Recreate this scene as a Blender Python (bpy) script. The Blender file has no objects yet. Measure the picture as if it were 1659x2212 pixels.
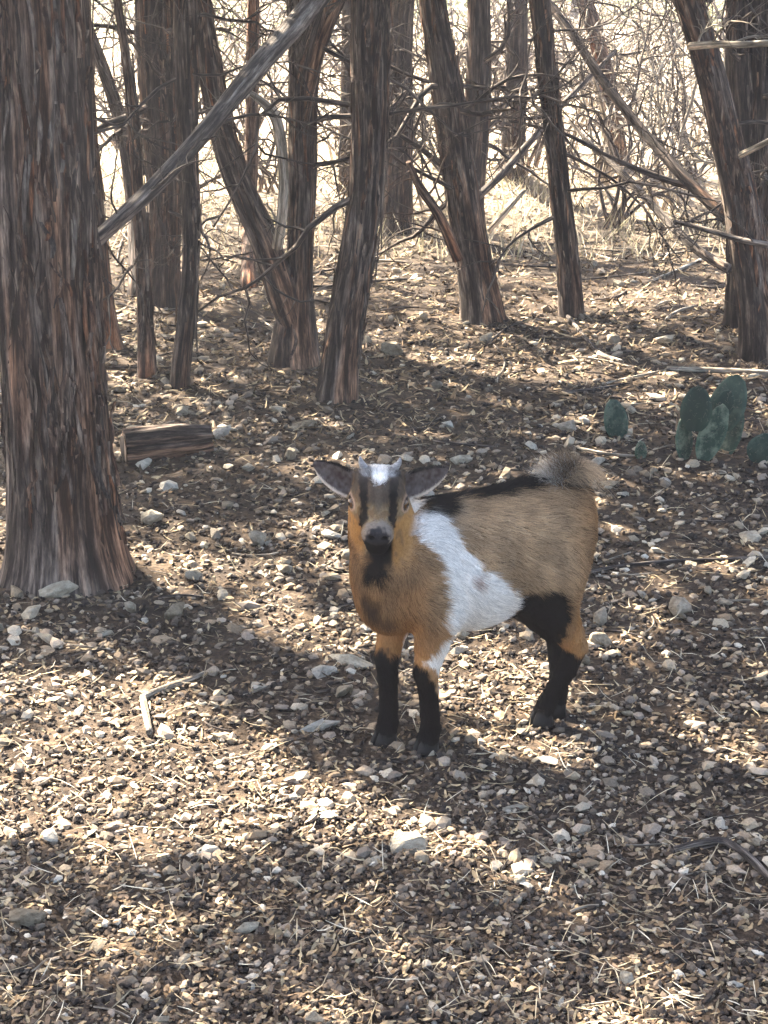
import bpy, math, random
import numpy as np
from mathutils import Vector, Matrix

# ------------------------------------------------------------------ camera, sky, sun, exposure
random.seed(7)
RNG = np.random.default_rng(11)
scn = bpy.context.scene
FPX, PCX, PCY, CAMH, PITCH = 3330.0, 829.5, 1106.0, 1.5, math.radians(18.8)   # focal length in pixels of a 1659 x 2212 view of the photo

cam_data = bpy.data.cameras.new("camera")
cam = bpy.data.objects.new("camera", cam_data)
scn.collection.objects.link(cam)
cam.location = (0, 0, CAMH)
cam.rotation_euler = (math.radians(90) - PITCH, 0, 0)
cam_data.sensor_fit = 'VERTICAL'
cam_data.sensor_height = 36.0
cam_data.lens = 36.0 * FPX / 2212.0
cam_data.clip_start = 0.05
cam_data.clip_end = 1500
scn.camera = cam

SUN_EL = math.radians(40)
SUN_AZ = math.atan2(-0.66, 0.75)             # measured from +Y towards +X
SUN = np.array([math.sin(SUN_AZ) * math.cos(SUN_EL), math.cos(SUN_AZ) * math.cos(SUN_EL), math.sin(SUN_EL)])

world = bpy.data.worlds.new("World")
scn.world = world
world.use_nodes = True
wn = world.node_tree
wn.nodes.clear()
w_out = wn.nodes.new("ShaderNodeOutputWorld")
w_bg = wn.nodes.new("ShaderNodeBackground")
w_sky = wn.nodes.new("ShaderNodeTexSky")
w_sky.sky_type = 'NISHITA'
w_sky.sun_disc = False
w_sky.sun_elevation = SUN_EL
w_sky.sun_rotation = SUN_AZ
w_sky.air_density = 1.0
w_sky.dust_density = 4.0
w_sky.ozone_density = 1.0
w_bg.inputs[1].default_value = 0.05
wn.links.new(w_sky.outputs[0], w_bg.inputs[0])
wn.links.new(w_bg.outputs[0], w_out.inputs[0])

sun_data = bpy.data.lights.new("sun", 'SUN')
sun_data.energy = 5.0
sun_data.angle = math.radians(0.55)
sun_data.color = (1.0, 0.90, 0.74)
sun = bpy.data.objects.new("sun", sun_data)
scn.collection.objects.link(sun)
sun.location = (-6, 10, 12)
sun.rotation_euler = Vector(SUN).to_track_quat('Z', 'Y').to_euler()

scn.view_settings.view_transform = 'Standard'
scn.view_settings.look = 'None'
scn.view_settings.exposure = 3.85
scn.view_settings.gamma = 1.0
scn.view_settings.use_curve_mapping = False
scn.render.engine = 'CYCLES'
scn.cycles.use_denoising = True
scn.cycles.max_bounces = 6
scn.cycles.diffuse_bounces = 3
scn.cycles.glossy_bounces = 2
scn.cycles.transmission_bounces = 3
scn.cycles.transparent_max_bounces = 4
scn.cycles.volume_bounces = 0
scn.cycles.sample_clamp_indirect = 4.0

# ------------------------------------------------------------------ helpers
CAM = np.array([0, 0, CAMH])

def ray(x, y):
    a = (x - PCX) / FPX
    b = -(y - PCY) / FPX
    return np.array([a, math.cos(PITCH) + b * math.sin(PITCH), -math.sin(PITCH) + b * math.cos(PITCH)])

def on_ground(x, y, z=0.0):
    r = ray(x, y)
    return CAM + r * ((z - CAMH) / r[2])

def at_depth(x, y, Y):
    """point seen at a pixel, standing at distance Y from the camera"""
    r = ray(x, y)
    return CAM + r * (Y / r[1])

def project(P):
    d = np.asarray(P) - CAM
    dep = d[..., 1] * math.cos(PITCH) - d[..., 2] * math.sin(PITCH)
    up = d[..., 1] * math.sin(PITCH) + d[..., 2] * math.cos(PITCH)
    dep = np.where(np.abs(dep) < 1e-3, 1e-3, dep)
    return PCX + FPX * d[..., 0] / dep, PCY - FPX * up / dep, dep

def _hash(ix, iy, iz, seed):
    h = (ix.astype(np.int64) * 374761393 + iy.astype(np.int64) * 668265263 + iz.astype(np.int64) * 2147483647 + seed * 144665) & 0xffffffff
    h = ((h ^ (h >> 13)) * 1274126177) & 0xffffffff
    h = ((h ^ (h >> 16)) * 2246822519) & 0xffffffff
    return ((h ^ (h >> 15)) & 0xffffff).astype(np.float64) / 0xffffff

def vnoise(P, seed=0):
    P = np.asarray(P, float)
    i = np.floor(P)
    f = P - i
    f = f * f * (3 - 2 * f)
    ix, iy, iz = i[..., 0], i[..., 1], i[..., 2]
    r = 0
    for dx in (0, 1):
        for dy in (0, 1):
            for dz in (0, 1):
                w = (f[..., 0] if dx else 1 - f[..., 0]) * (f[..., 1] if dy else 1 - f[..., 1]) * (f[..., 2] if dz else 1 - f[..., 2])
                r = r + w * _hash(ix + dx, iy + dy, iz + dz, seed)
    return r

def n2(x, y, s, seed=0):
    x = np.asarray(x, float)
    return vnoise(np.stack([x * s, np.asarray(y, float) * s, np.zeros_like(x) + 0.5], -1), seed)

def sstep(a, b, x):
    t = np.clip((np.asarray(x, float) - a) / (b - a), 0, 1)
    return t * t * (3 - 2 * t)

GOAT_YAW = math.radians(25)
GF = np.array([-math.cos(GOAT_YAW), -math.sin(GOAT_YAW), 0.0])   # the goat's forward direction
GL = np.array([-GF[1], GF[0], 0.0])                                # and its left
GO = (on_ground(838, 1603) + on_ground(930, 1620)) / 2

def ground_h(x, y):
    x = np.asarray(x, float); y = np.asarray(y, float)
    h = 0.07 * (n2(x, y, 0.7, 1) - 0.5) + 0.035 * (n2(x, y, 2.3, 2) - 0.5) + 0.016 * (n2(x, y, 6.5, 3) - 0.5)
    d = np.hypot(x - 0.2, y - 2.95)
    h = h * (0.12 + 0.88 * sstep(0.35, 1.1, d))
    return h + 0.022 * np.maximum(y - 13, 0) * sstep(13, 22, y)

def ground_at(px, py):
    p = on_ground(px, py)
    for _ in range(4):
        p = on_ground(px, py, float(ground_h(p[0], p[1])))
    return p

def link(o, parent=None):
    scn.collection.objects.link(o)
    if parent is not None:
        o.parent = parent
    return o

def tag(o, label=None, cat=None, group=None, kind=None):
    if label: o["label"] = label
    if cat: o["category"] = cat
    if group: o["group"] = group
    if kind: o["kind"] = kind
    return o

def empty(name, loc=(0, 0, 0), rz=0.0):
    o = bpy.data.objects.new(name, None)
    o.empty_display_size = 0.1
    o.location = loc
    o.rotation_euler = (0, 0, rz)
    scn.collection.objects.link(o)
    return o

class Acc:
    """collects vertices, faces of one size, per-vertex colours and per-vertex 'bark' coordinates"""
    def __init__(s):
        s.v, s.f, s.c, s.b, s.n = [], [], [], [], 0
    def add(s, v, f, c=None, b=None):
        v = np.asarray(v, float)
        s.v.append(v)
        s.f.append(np.asarray(f, np.int64) + s.n)
        s.c.append(np.broadcast_to(np.asarray(c if c is not None else (1, 1, 1), float), (len(v), 3)))
        s.b.append(v if b is None else np.asarray(b, float))
        s.n += len(v)
    def mesh(s, name, mat=None, smooth=True, origin=None):
        v = np.concatenate(s.v)
        if origin is not None:
            v = v - np.asarray(origin, float)
        fl = [f for f in s.f if len(f)]
        counts = np.concatenate([np.full(len(f), f.shape[1]) for f in fl])
        idx = np.concatenate([f.ravel() for f in fl])
        me = bpy.data.meshes.new(name)
        me.vertices.add(len(v)); me.vertices.foreach_set("co", v.astype(np.float32).ravel())
        me.loops.add(len(idx)); me.loops.foreach_set("vertex_index", idx.astype(np.int32))
        me.polygons.add(len(counts))
        me.polygons.foreach_set("loop_start", np.concatenate([[0], np.cumsum(counts)[:-1]]).astype(np.int32))
        me.polygons.foreach_set("loop_total", counts.astype(np.int32))
        me.polygons.foreach_set("use_smooth", np.full(len(counts), smooth))
        a = me.attributes.new("col", 'FLOAT_COLOR', 'POINT')
        c = np.concatenate(s.c); c4 = np.ones((len(c), 4), np.float32); c4[:, :3] = c
        a.data.foreach_set("color", c4.ravel())
        a = me.attributes.new("bark", 'FLOAT_VECTOR', 'POINT')
        a.data.foreach_set("vector", np.concatenate(s.b).astype(np.float32).ravel())
        if mat: me.materials.append(mat)
        me.update(calc_edges=True)
        me.validate()
        return me
    def obj(s, name, mat=None, parent=None, smooth=True, origin=None):
        o = bpy.data.objects.new(name, s.mesh(name, mat, smooth, origin))
        if origin is not None:
            o.location = origin
        return link(o, parent)

def tube(acc, pts, rad, sides=8, col=(1, 1, 1), cap=True, rough=0.0, rfreq=30.0, sfreq=3.0, seed=0, sub=1, twist=0.0, flare=None):
    """a tapering tube along a path; 'rough' gives it long fibrous ridges"""
    pts = np.asarray(pts, float); rad = np.asarray(rad, float)
    if sub > 1:
        n = len(pts); t = np.linspace(0, n - 1, (n - 1) * sub + 1)
        k = np.clip(np.floor(t).astype(int), 0, n - 2); u = (t - k)[:, None]
        p0 = pts[np.maximum(k - 1, 0)]; p1 = pts[k]; p2 = pts[k + 1]; p3 = pts[np.minimum(k + 2, n - 1)]
        P = 0.5 * ((2 * p1) + (-p0 + p2) * u + (2 * p0 - 5 * p1 + 4 * p2 - p3) * u ** 2 + (-p0 + 3 * p1 - 3 * p2 + p3) * u ** 3)
        rad = np.interp(t, np.arange(n), rad); pts = P
    n = len(pts)
    tan = np.gradient(pts, axis=0); tan /= np.linalg.norm(tan, axis=1)[:, None] + 1e-9
    s = np.concatenate([[0], np.cumsum(np.linalg.norm(np.diff(pts, axis=0), axis=1))])
    ref = np.array([0.0, 1.0, 0.0]) if abs(tan[0][1]) < 0.9 else np.array([1.0, 0, 0])
    u = np.cross(ref[None, :], tan); u /= np.linalg.norm(u, axis=1)[:, None] + 1e-9
    w = np.cross(tan, u)
    th = np.linspace(0, 2 * np.pi, sides, endpoint=False)
    TH = th[None, :] + twist * s[:, None]
    c, sn = np.cos(TH), np.sin(TH)
    R = np.repeat(rad[:, None], sides, 1)
    r0 = rad.mean()
    if flare is not None:
        R = R * (1 + flare(s)[:, None] * (0.6 + 0.9 * n2(np.cos(th) * 1.7, np.sin(th) * 1.7, 1.0, seed + 5)[None, :]))
    b = np.stack([np.cos(th)[None, :].repeat(n, 0) * r0, np.sin(th)[None, :].repeat(n, 0) * r0, np.repeat(s[:, None], sides, 1)], -1)
    if rough > 0:
        q = b * np.array([rfreq, rfreq, sfreq])
        wob = vnoise(b * np.array([9, 9, 2.2]), seed + 3)
        q[..., 0] += wob * 1.5
        a1 = 1 - np.abs(2 * vnoise(q, seed) - 1)
        a2 = vnoise(q * np.array([2.3, 2.3, 1.7]), seed + 1)
        a3 = vnoise(b * np.array([11, 11, 1.6]), seed + 2)
        R = R + rough * (1.0 * (a1 - 0.5) + 0.8 * (a2 - 0.5) + 1.6 * (a3 - 0.5))
    v = pts[:, None, :] + R[..., None] * (c[..., None] * u[:, None, :] + sn[..., None] * w[:, None, :])
    i = np.arange(n - 1)[:, None] * sides; j = np.arange(sides)[None, :]; j2 = (j + 1) % sides
    f = np.stack([i + j, i + j2, i + sides + j2, i + sides + j], -1).reshape(-1, 4)
    V = v.reshape(-1, 3); B = b.reshape(-1, 3)
    if cap:
        V = np.concatenate([V, pts[:1], pts[-1:]]); B = np.concatenate([B, B[:1], B[-1:]])
        base = n * sides
        f0 = np.stack([np.full(sides, base), (np.arange(sides) + 1) % sides, np.arange(sides)], -1)
        f1 = np.stack([np.full(sides, base + 1), (n - 1) * sides + np.arange(sides), (n - 1) * sides + (np.arange(sides) + 1) % sides], -1)
        m = acc.n
        acc.add(V, f, col, B)
        acc.f.append(f0 + m); acc.f.append(f1 + m)
    else:
        acc.add(V, f, col, B)

# ------------------------------------------------------------------ materials
class NT:
    def __init__(s, name):
        s.m = bpy.data.materials.new(name); s.m.use_nodes = True
        s.t = s.m.node_tree; s.t.nodes.clear()
        s.out = s.n("ShaderNodeOutputMaterial")
    def n(s, typ, **kw):
        o = s.t.nodes.new(typ)
        for k, v in kw.items():
            setattr(o, k, v)
        return o
    def l(s, a, b): s.t.links.new(a, b)
    def attr(s, name): return s.n("ShaderNodeAttribute", attribute_name=name)
    def noise(s, vec, scale, detail=4, rough=0.6, vscale=None):
        if vscale is not None:
            mp = s.n("ShaderNodeMapping"); mp.inputs["Scale"].default_value = vscale
            s.l(vec, mp.inputs[0]); vec = mp.outputs[0]
        o = s.n("ShaderNodeTexNoise"); o.inputs["Scale"].default_value = scale
        o.inputs["Detail"].default_value = detail; o.inputs["Roughness"].default_value = rough
        s.l(vec, o.inputs["Vector"])
        return o.outputs["Fac"]
    def ramp(s, fac, stops):
        o = s.n("ShaderNodeValToRGB"); r = o.color_ramp
        while len(r.elements) < len(stops): r.elements.new(0.5)
        for e, (p, c) in zip(r.elements, stops):
            e.position = p; e.color = (*c, 1) if len(c) == 3 else c
        s.l(fac, o.inputs[0])
        return o.outputs[0]
    def mul(s, a, b, fac=1.0, mode='MULTIPLY'):
        o = s.n("ShaderNodeMix", data_type='RGBA', blend_type=mode)
        o.inputs[0].default_value = fac
        for x, sock in ((a, o.inputs[6]), (b, o.inputs[7])):
            if isinstance(x, tuple): sock.default_value = (*x, 1)
            else: s.l(x, sock)
        return o.outputs[2]
    def bump(s, fac, strength, dist, normal=None):
        o = s.n("ShaderNodeBump"); o.inputs["Strength"].default_value = strength; o.inputs["Distance"].default_value = dist
        s.l(fac, o.inputs["Height"])
        if normal: s.l(normal, o.inputs["Normal"])
        return o.outputs[0]
    def principled(s, col, rough=0.9, normal=None, spec=0.25):
        o = s.n("ShaderNodeBsdfPrincipled")
        if isinstance(col, tuple): o.inputs["Base Color"].default_value = (*col, 1)
        else: s.l(col, o.inputs["Base Color"])
        o.inputs["Roughness"].default_value = rough
        o.inputs["Specular IOR Level"].default_value = spec
        if normal: s.l(normal, o.inputs["Normal"])
        s.l(o.outputs[0], s.out.inputs[0])
        return o
# ------------------------------------------------------------------ ground
def ground_material():
    m = NT("forest_soil")
    tc = m.n("ShaderNodeTexCoord"); P = tc.outputs["Object"]
    big = m.noise(P, 1.3, 5, 0.6)
    mid = m.noise(P, 9, 6, 0.65)
    fine = m.noise(P, 60, 6, 0.7)
    base = m.ramp(mid, [(0.25, (0.019, 0.0140, 0.0110)), (0.5, (0.046, 0.033, 0.024)), (0.75, (0.115, 0.083, 0.055))])
    chips = m.ramp(fine, [(0.35, (0.42, 0.40, 0.38)), (0.55, (1.0, 0.98, 0.95)), (0.72, (2.2, 2.1, 1.9))])
    col = m.mul(m.mul(base, chips), m.ramp(big, [(0.3, (0.75, 0.72, 0.70)), (0.7, (1.25, 1.22, 1.15))]))
    # dry grass takes over in the clearing behind the wood
    sx = m.n("ShaderNodeSeparateXYZ"); m.l(P, sx.inputs[0])
    mr = m.n("ShaderNodeMapRange"); mr.inputs[1].default_value = 8.5; mr.inputs[2].default_value = 15.0
    ad = m.n("ShaderNodeMath", operation='ADD'); mm = m.n("ShaderNodeMath", operation='MULTIPLY'); mm.inputs[1].default_value = 5.0
    m.l(big, mm.inputs[0]); m.l(mm.outputs[0], ad.inputs[0]); m.l(sx.outputs[1], ad.inputs[1])
    sb = m.n("ShaderNodeMath", operation='SUBTRACT'); sb.inputs[1].default_value = 2.5; m.l(ad.outputs[0], sb.inputs[0])
    m.l(sb.outputs[0], mr.inputs[0])
    grass = m.ramp(m.noise(P, 22, 6, 0.75), [(0.3, (0.16, 0.125, 0.085)), (0.55, (0.34, 0.275, 0.20)), (0.75, (0.50, 0.43, 0.33))])
    mx = m.n("ShaderNodeMix", data_type='RGBA'); m.l(mr.outputs[0], mx.inputs[0]); m.l(col, mx.inputs[6]); m.l(grass, mx.inputs[7])
    m.principled(mx.outputs[2], 0.95, m.bump(fine, 0.9, 0.012, m.bump(mid, 0.8, 0.03)), 0.15)
    return m.m

def spaced(a, b, near, dn, far_growth):
    """grid lines: step dn inside 'near', growing outside"""
    lo, hi = near
    mid = list(np.arange(lo, hi, dn))
    r = [hi]; st = dn
    while r[-1] < b: st *= far_growth; r.append(r[-1] + st)
    l = [lo - dn]; st = dn
    while l[-1] > a: st *= far_growth; l.append(l[-1] - st)
    return np.array(l[::-1] + mid + r)

def build_ground():
    xs = spaced(-260, 260, (-2.0, 2.2), 0.022, 1.12)
    ys = spaced(-60, 420, (1.5, 6.5), 0.022, 1.08)
    X, Y = np.meshgrid(xs, ys, indexing='ij')
    Z = ground_h(X, Y)
    lump = vnoise(np.stack([X * 16, Y * 16, 0 * X], -1), 8) * 0.6 + vnoise(np.stack([X * 36, Y * 36, 0 * X], -1), 9) * 0.4
    Z = Z + (lump - 0.5) * 0.014 * (np.abs(Y - 4) < 8)
    nx, ny = X.shape
    i = np.arange(nx - 1)[:, None] * ny + np.arange(ny - 1)[None, :]
    f = np.stack([i, i + ny, i + ny + 1, i + 1], -1).reshape(-1, 4)
    a = Acc(); a.add(np.stack([X, Y, Z], -1).reshape(-1, 3), f)
    o = a.obj("ground", ground_material())
    tag(o, "bare brown woodland soil strewn with stones and dry litter", kind="structure")
build_ground()

# ------------------------------------------------------------------ trees
def bark_material(name, dark, mid, light, red=0.35, moss=0.0):
    m = NT(name)
    b = m.attr("bark").outputs["Vector"]
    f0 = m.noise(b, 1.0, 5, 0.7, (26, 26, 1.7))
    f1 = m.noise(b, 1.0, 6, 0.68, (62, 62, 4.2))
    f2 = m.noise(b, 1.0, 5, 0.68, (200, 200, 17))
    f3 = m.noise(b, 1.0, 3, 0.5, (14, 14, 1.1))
    c = m.ramp(f1, [(0.36, tuple(x * 0.55 for x in dark)), (0.46, dark), (0.55, mid), (0.65, light), (0.78, tuple(min(1, x * 1.5) for x in light))])  # crevice shade painted into the bark: darkest tones follow the bump's low spots
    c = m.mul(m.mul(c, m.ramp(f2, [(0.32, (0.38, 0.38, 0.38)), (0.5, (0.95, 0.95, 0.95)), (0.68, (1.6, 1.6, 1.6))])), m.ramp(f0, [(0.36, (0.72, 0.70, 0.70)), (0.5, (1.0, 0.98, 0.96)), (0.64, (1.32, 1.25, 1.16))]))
    c2 = m.mul(c, (1.42, 0.92, 0.64))
    mx = m.n("ShaderNodeMix", data_type='RGBA'); mr = m.n("ShaderNodeMapRange")
    mr.inputs[1].default_value = 0.5; mr.inputs[2].default_value = 0.62; mr.inputs[4].default_value = red
    m.l(f3, mr.inputs[0]); m.l(mr.outputs[0], mx.inputs[0]); m.l(c, mx.inputs[6]); m.l(c2, mx.inputs[7])
    m.principled(mx.outputs[2], 0.92, m.bump(f1, 1.0, 0.016, m.bump(f2, 1.0, 0.007)), 0.12)
    return m.m

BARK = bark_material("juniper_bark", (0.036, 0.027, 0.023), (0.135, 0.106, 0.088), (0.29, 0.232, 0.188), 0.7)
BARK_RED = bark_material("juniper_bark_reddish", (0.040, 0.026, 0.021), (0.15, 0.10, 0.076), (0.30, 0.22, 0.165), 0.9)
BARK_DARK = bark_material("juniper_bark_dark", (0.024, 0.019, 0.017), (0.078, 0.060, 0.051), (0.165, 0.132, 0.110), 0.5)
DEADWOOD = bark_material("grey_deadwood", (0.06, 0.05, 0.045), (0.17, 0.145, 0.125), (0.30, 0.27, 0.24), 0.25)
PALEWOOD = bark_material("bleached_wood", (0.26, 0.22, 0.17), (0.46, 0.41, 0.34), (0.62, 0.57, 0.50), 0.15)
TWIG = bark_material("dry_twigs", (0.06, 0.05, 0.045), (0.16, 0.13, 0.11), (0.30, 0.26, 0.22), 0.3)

def leaf_material(name, ca, cb, trans=0.35):
    m = NT(name)
    c = m.mul(m.attr("col").outputs["Color"], ca)
    d = m.n("ShaderNodeBsdfDiffuse"); m.l(c, d.inputs[0])
    t = m.n("ShaderNodeBsdfTranslucent"); m.l(m.mul(m.attr("col").outputs["Color"], cb), t.inputs[0])
    mx = m.n("ShaderNodeMixShader"); mx.inputs[0].default_value = trans
    m.l(d.outputs[0], mx.inputs[1]); m.l(t.outputs[0], mx.inputs[2]); m.l(mx.outputs[0], m.out.inputs[0])
    return m.m
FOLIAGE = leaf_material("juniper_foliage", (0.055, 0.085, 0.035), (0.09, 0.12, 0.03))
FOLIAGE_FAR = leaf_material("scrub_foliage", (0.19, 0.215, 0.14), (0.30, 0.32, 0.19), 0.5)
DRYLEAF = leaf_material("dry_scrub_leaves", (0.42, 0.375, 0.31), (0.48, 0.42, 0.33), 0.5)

def grow(acc, p, d, ln, r, rng, depth=0, kids=7, droop=0.0, wob=0.25, maxd=2, zmin=0.05):
    """one dead limb with its twigs"""
    n = 8 if depth == 0 else (6 if depth == 1 else 4)
    pts = [np.array(p, float)]; d = np.array(d, float); d /= np.linalg.norm(d)
    for i in range(n):
        d = d + rng.normal(0, wob, 3) * np.array([1, 1, 0.8]) + np.array([0, 0, -droop]); d /= np.linalg.norm(d)
        q = pts[-1] + d * ln / n
        if zmin > -1:
            gz = float(ground_h(q[0], q[1])) + zmin
            if q[2] < gz: q[2] = gz; d[2] = abs(d[2]) * 0.3
        pts.append(q)
    rad = np.linspace(r, r * 0.28, n + 1)
    tube(acc, pts, rad, 6 if depth == 0 else (4 if depth == 1 else 3), cap=depth == 0)
    if depth < maxd:
        for k in range(kids if depth == 0 else max(2, kids // 2)):
            t = rng.uniform(0.2, 1.0) * n; i = min(int(t), n - 1)
            q = pts[i] + (pts[i + 1] - pts[i]) * (t - i)
            ax = pts[i + 1] - pts[i]; ax /= np.linalg.norm(ax)
            sd = np.cross(ax, rng.normal(0, 1, 3)); sd /= np.linalg.norm(sd) + 1e-9
            nd = ax * 0.65 + sd * rng.uniform(0.5, 1.0)
            grow(acc, q, nd, ln * rng.uniform(0.28, 0.55), max(r * rng.uniform(0.30, 0.5), 0.0012), rng, depth + 1, kids, droop, wob * 1.2, maxd, zmin)

TREES = []
def tree(label, stems, mat, dead=0, seed=0, sides=42, rough=0.008, top=3.3, deadlen=(0.5, 1.1), flare=0.5, group="junipers of the grove", base_lean=0.0, dmat=None, kids=7):
    """stems: list of (Y, [(px, py, width_px), ...] from the ground up); first stem's first point is the base"""
    rng = np.random.default_rng(seed + 100)
    px, py, w = stems[0][1][0]
    base = ground_at(px, py)
    root = empty("juniper_tree", tuple(base))
    tag(root, label, "tree", group)
    tops = []
    for si, (Y, pl) in enumerate(stems):
        Y0 = base[1] if Y is None else Y
        pts, rad = [], []
        for (x, y, w) in pl:
            q = at_depth(x, y, Y0)
            dep = float(project(q)[2])
            pts.append(q); rad.append(0.5 * w * dep / FPX)
        if si == 0:
            pts[0] = base.copy()
            pts.insert(0, pts[0] + (pts[0] - pts[1]) * 0.0 + np.array([0, 0, -0.10])); rad.insert(0, rad[0] * 1.08)
        dirv = pts[-1] - pts[-2]; dirv /= np.linalg.norm(dirv)
        while pts[-1][2] < top:
            dirv = dirv * 0.93 + np.array([0, 0, 0.12]) + rng.normal(0, 0.05, 3); dirv /= np.linalg.norm(dirv)
            pts.append(pts[-1] + dirv * 0.35); rad.append(max(rad[-1] * 0.93, 0.012))
        # even spacing
        P = np.array(pts); s = np.concatenate([[0], np.cumsum(np.linalg.norm(np.diff(P, axis=0), axis=1))])
        stp = 0.10; ss = np.arange(0, s[-1], stp)
        PP = np.stack([np.interp(ss, s, P[:, k]) for k in range(3)], -1); RR = np.interp(ss, s, rad)
        for _ in range(2):
            PP[1:-1] = (PP[:-2] + 2 * PP[1:-1] + PP[2:]) / 4
        a = Acc()
        r0 = RR[:8].mean()
        fl = (lambda q: flare * np.exp(-np.maximum(q - 0.10, 0) / 0.11)) if si == 0 else None
        tube(a, PP - base, RR, sides, rough=min(rough, r0 * 0.20), rfreq=1.6 / r0 * 1.9, sfreq=2.2, seed=seed * 7 + si, sub=4, twist=rng.uniform(-0.5, 0.5), flare=fl)
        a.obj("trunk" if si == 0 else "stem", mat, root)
        tops.append((PP, RR))
    for k in range(dead):
        PP, RR = tops[rng.integers(len(tops))]
        zz = rng.uniform(0.45, 1.9)
        i = int(np.argmin(np.abs(PP[:, 2] - zz)))
        an = rng.uniform(0, 2 * np.pi)
        d = np.array([math.cos(an), math.sin(an), rng.uniform(-0.35, 0.45)])
        a = Acc()
        grow(a, PP[i] - base, d, rng.uniform(*deadlen), RR[i] * rng.uniform(0.14, 0.26), rng, kids=kids, droop=rng.uniform(-0.02, 0.06), zmin=-9)
        a.obj("dead_branch", dmat or TWIG, root)
    TREES.append((root, base, tops))
    return root

T1 = tree("largest and nearest juniper trunk with shredding grey and orange bark", [(None, [(150, 1235, 225), (146, 1160, 222), (138, 1050, 216), (118, 806, 210), (104, 600, 207), (88, 350, 206), (76, 150, 208), (66, 0, 210)])], BARK, dead=0, seed=1, sides=150, rough=0.014, flare=0.30)
T2 = tree("reddish trunk half hidden behind the largest juniper", [(None, [(236, 752, 44), (228, 680, 40), (214, 560, 38), (200, 380, 36), (186, 180, 34), (178, 0, 32)])], BARK_RED, dead=5, seed=2)
T3 = tree("slim straight brown trunk with smooth peeling bark beside dark leaning trunk", [(None, [(318, 812, 36), (313, 650, 33), (305, 500, 32), (297, 420, 27), (292, 320, 24), (285, 225, 21), (266, 75, 18), (252, 0, 17)])], BARK_RED, dead=3, seed=3, flare=0.2)
T4 = tree("thick dark trunk standing behind two slim trunks", [(None, [(352, 660, 58), (354, 560, 62), (354, 420, 70), (346, 250, 76), (338, 100, 80), (333, 0, 80)])], BARK_DARK, dead=12, seed=4)
T5 = tree("slim dark trunk with a crooked foot between slim brown trunk and forked trunk", [(None, [(386, 836, 36), (396, 760, 38), (404, 680, 40), (412, 560, 35), (410, 400, 38), (404, 250, 42), (400, 100, 46), (400, 0, 48)])], BARK_DARK, dead=7, seed=5, flare=0.15)
T6 = tree("forked juniper splitting low into two stems, one leaning away", [(None, [(634, 785, 100), (636, 720, 90), (642, 640, 66), (648, 560, 52), (654, 400, 55), (655, 200, 58), (660, 110, 60), (645, 0, 48)]), (6.37, [(638, 730, 30), (628, 690, 52), (608, 625, 64), (576, 520, 60), (525, 420, 56), (490, 330, 54), (466, 220, 50), (442, 60, 44), (432, 0, 42)]), (6.34, [(655, 260, 30), (664, 150, 48), (690, 50, 56), (714, 0, 60), (745, -80, 56)])], BARK, dead=10, seed=6, sides=72, flare=0.16)
T7 = tree("gently curved juniper trunk with mossy foot, just behind the goat", [(None, [(724, 862, 82), (736, 770, 76), (748, 680, 76), (764, 590, 76), (786, 480, 74), (797, 340, 74), (800, 200, 76), (797, 100, 78), (800, 0, 76)])], BARK, dead=4, seed=7, sides=80, flare=0.14)
T8 = tree("distant dark trunk on a low mound behind the curved trunk", [(None, [(852, 502, 66), (856, 400, 64), (860, 250, 62), (864, 120, 58), (868, 0, 54)])], BARK_DARK, dead=13, seed=8, flare=0.6)
T9 = tree("stout juniper leaning left with dark cut foot and pale streaked bark", [(None, [(1046, 690, 84), (1032, 610, 78), (1016, 530, 74), (994, 400, 70), (974, 250, 68), (954, 120, 62), (934, 0, 56)])], BARK, dead=10, seed=9, sides=72, flare=0.15)
T10 = tree("far upright trunk rising behind the stout leaning juniper", [(9.6, [(1012, 540, 60), (1018, 420, 58), (1030, 250, 56), (1036, 120, 50), (1034, 0, 46)])], BARK_DARK, dead=13, seed=10)
T11 = tree("slender dark trunk leaning left, standing alone in the open", [(None, [(1236, 682, 48), (1226, 550, 45), (1210, 420, 42), (1195, 280, 40), (1180, 150, 41), (1165, 0, 42)])], BARK_DARK, dead=6, seed=11, flare=0.15)
T12 = tree("large fissured juniper leaning left above the prickly pear", [(None, [(1650, 772, 84), (1632, 650, 78), (1614, 520, 74), (1598, 420, 70), (1568, 300, 64), (1540, 170, 60), (1502, 40, 58), (1486, 0, 56)])], BARK, dead=3, seed=12, sides=72, flare=0.25)
T13 = tree("dark double trunk close behind the large leaning juniper", [(None, [(1600, 706, 60), (1596, 600, 52), (1600, 450, 56), (1606, 300, 62), (1602, 120, 62), (1600, 0, 60)]), (7.1, [(1606, 640, 44), (1640, 450, 60), (1648, 250, 62), (1650, 0, 60)])], BARK_DARK, dead=13, seed=13, flare=0.2)
T14 = tree("thick hazy trunk far behind the slender trunk", [(11.5, [(1105, 380, 58), (1110, 300, 52), (1116, 180, 46), (1118, 0, 44)])], BARK_DARK, dead=14, seed=14, kids=8)
T15 = tree("thin reddish trunk between leaning stem and forked stem", [(9.0, [(536, 622, 24), (538, 480, 26), (544, 300, 26), (546, 100, 24), (548, 0, 24)])], BARK_RED, dead=11, seed=15)
T16 = tree("far twin trunk in the gap right of the slender trunk", [(12.5, [(1345, 360, 34), (1322, 220, 34), (1290, 90, 34), (1262, 0, 34)])], BARK_RED, dead=14, seed=16, kids=8)
T17 = tree("far thin trunk glimpsed between the curved trunk and forked trunk", [(11.0, [(742, 410, 26), (748, 260, 26), (752, 0, 26)])], BARK_DARK, dead=13, seed=17)
T18 = tree("thin crooked trunk crossing behind the largest juniper", [(8.6, [(300, 640, 30), (288, 430, 30), (266, 280, 28), (228, 160, 26), (180, 40, 26), (166, 0, 24)])], BARK_DARK, dead=10, seed=18)

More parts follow.
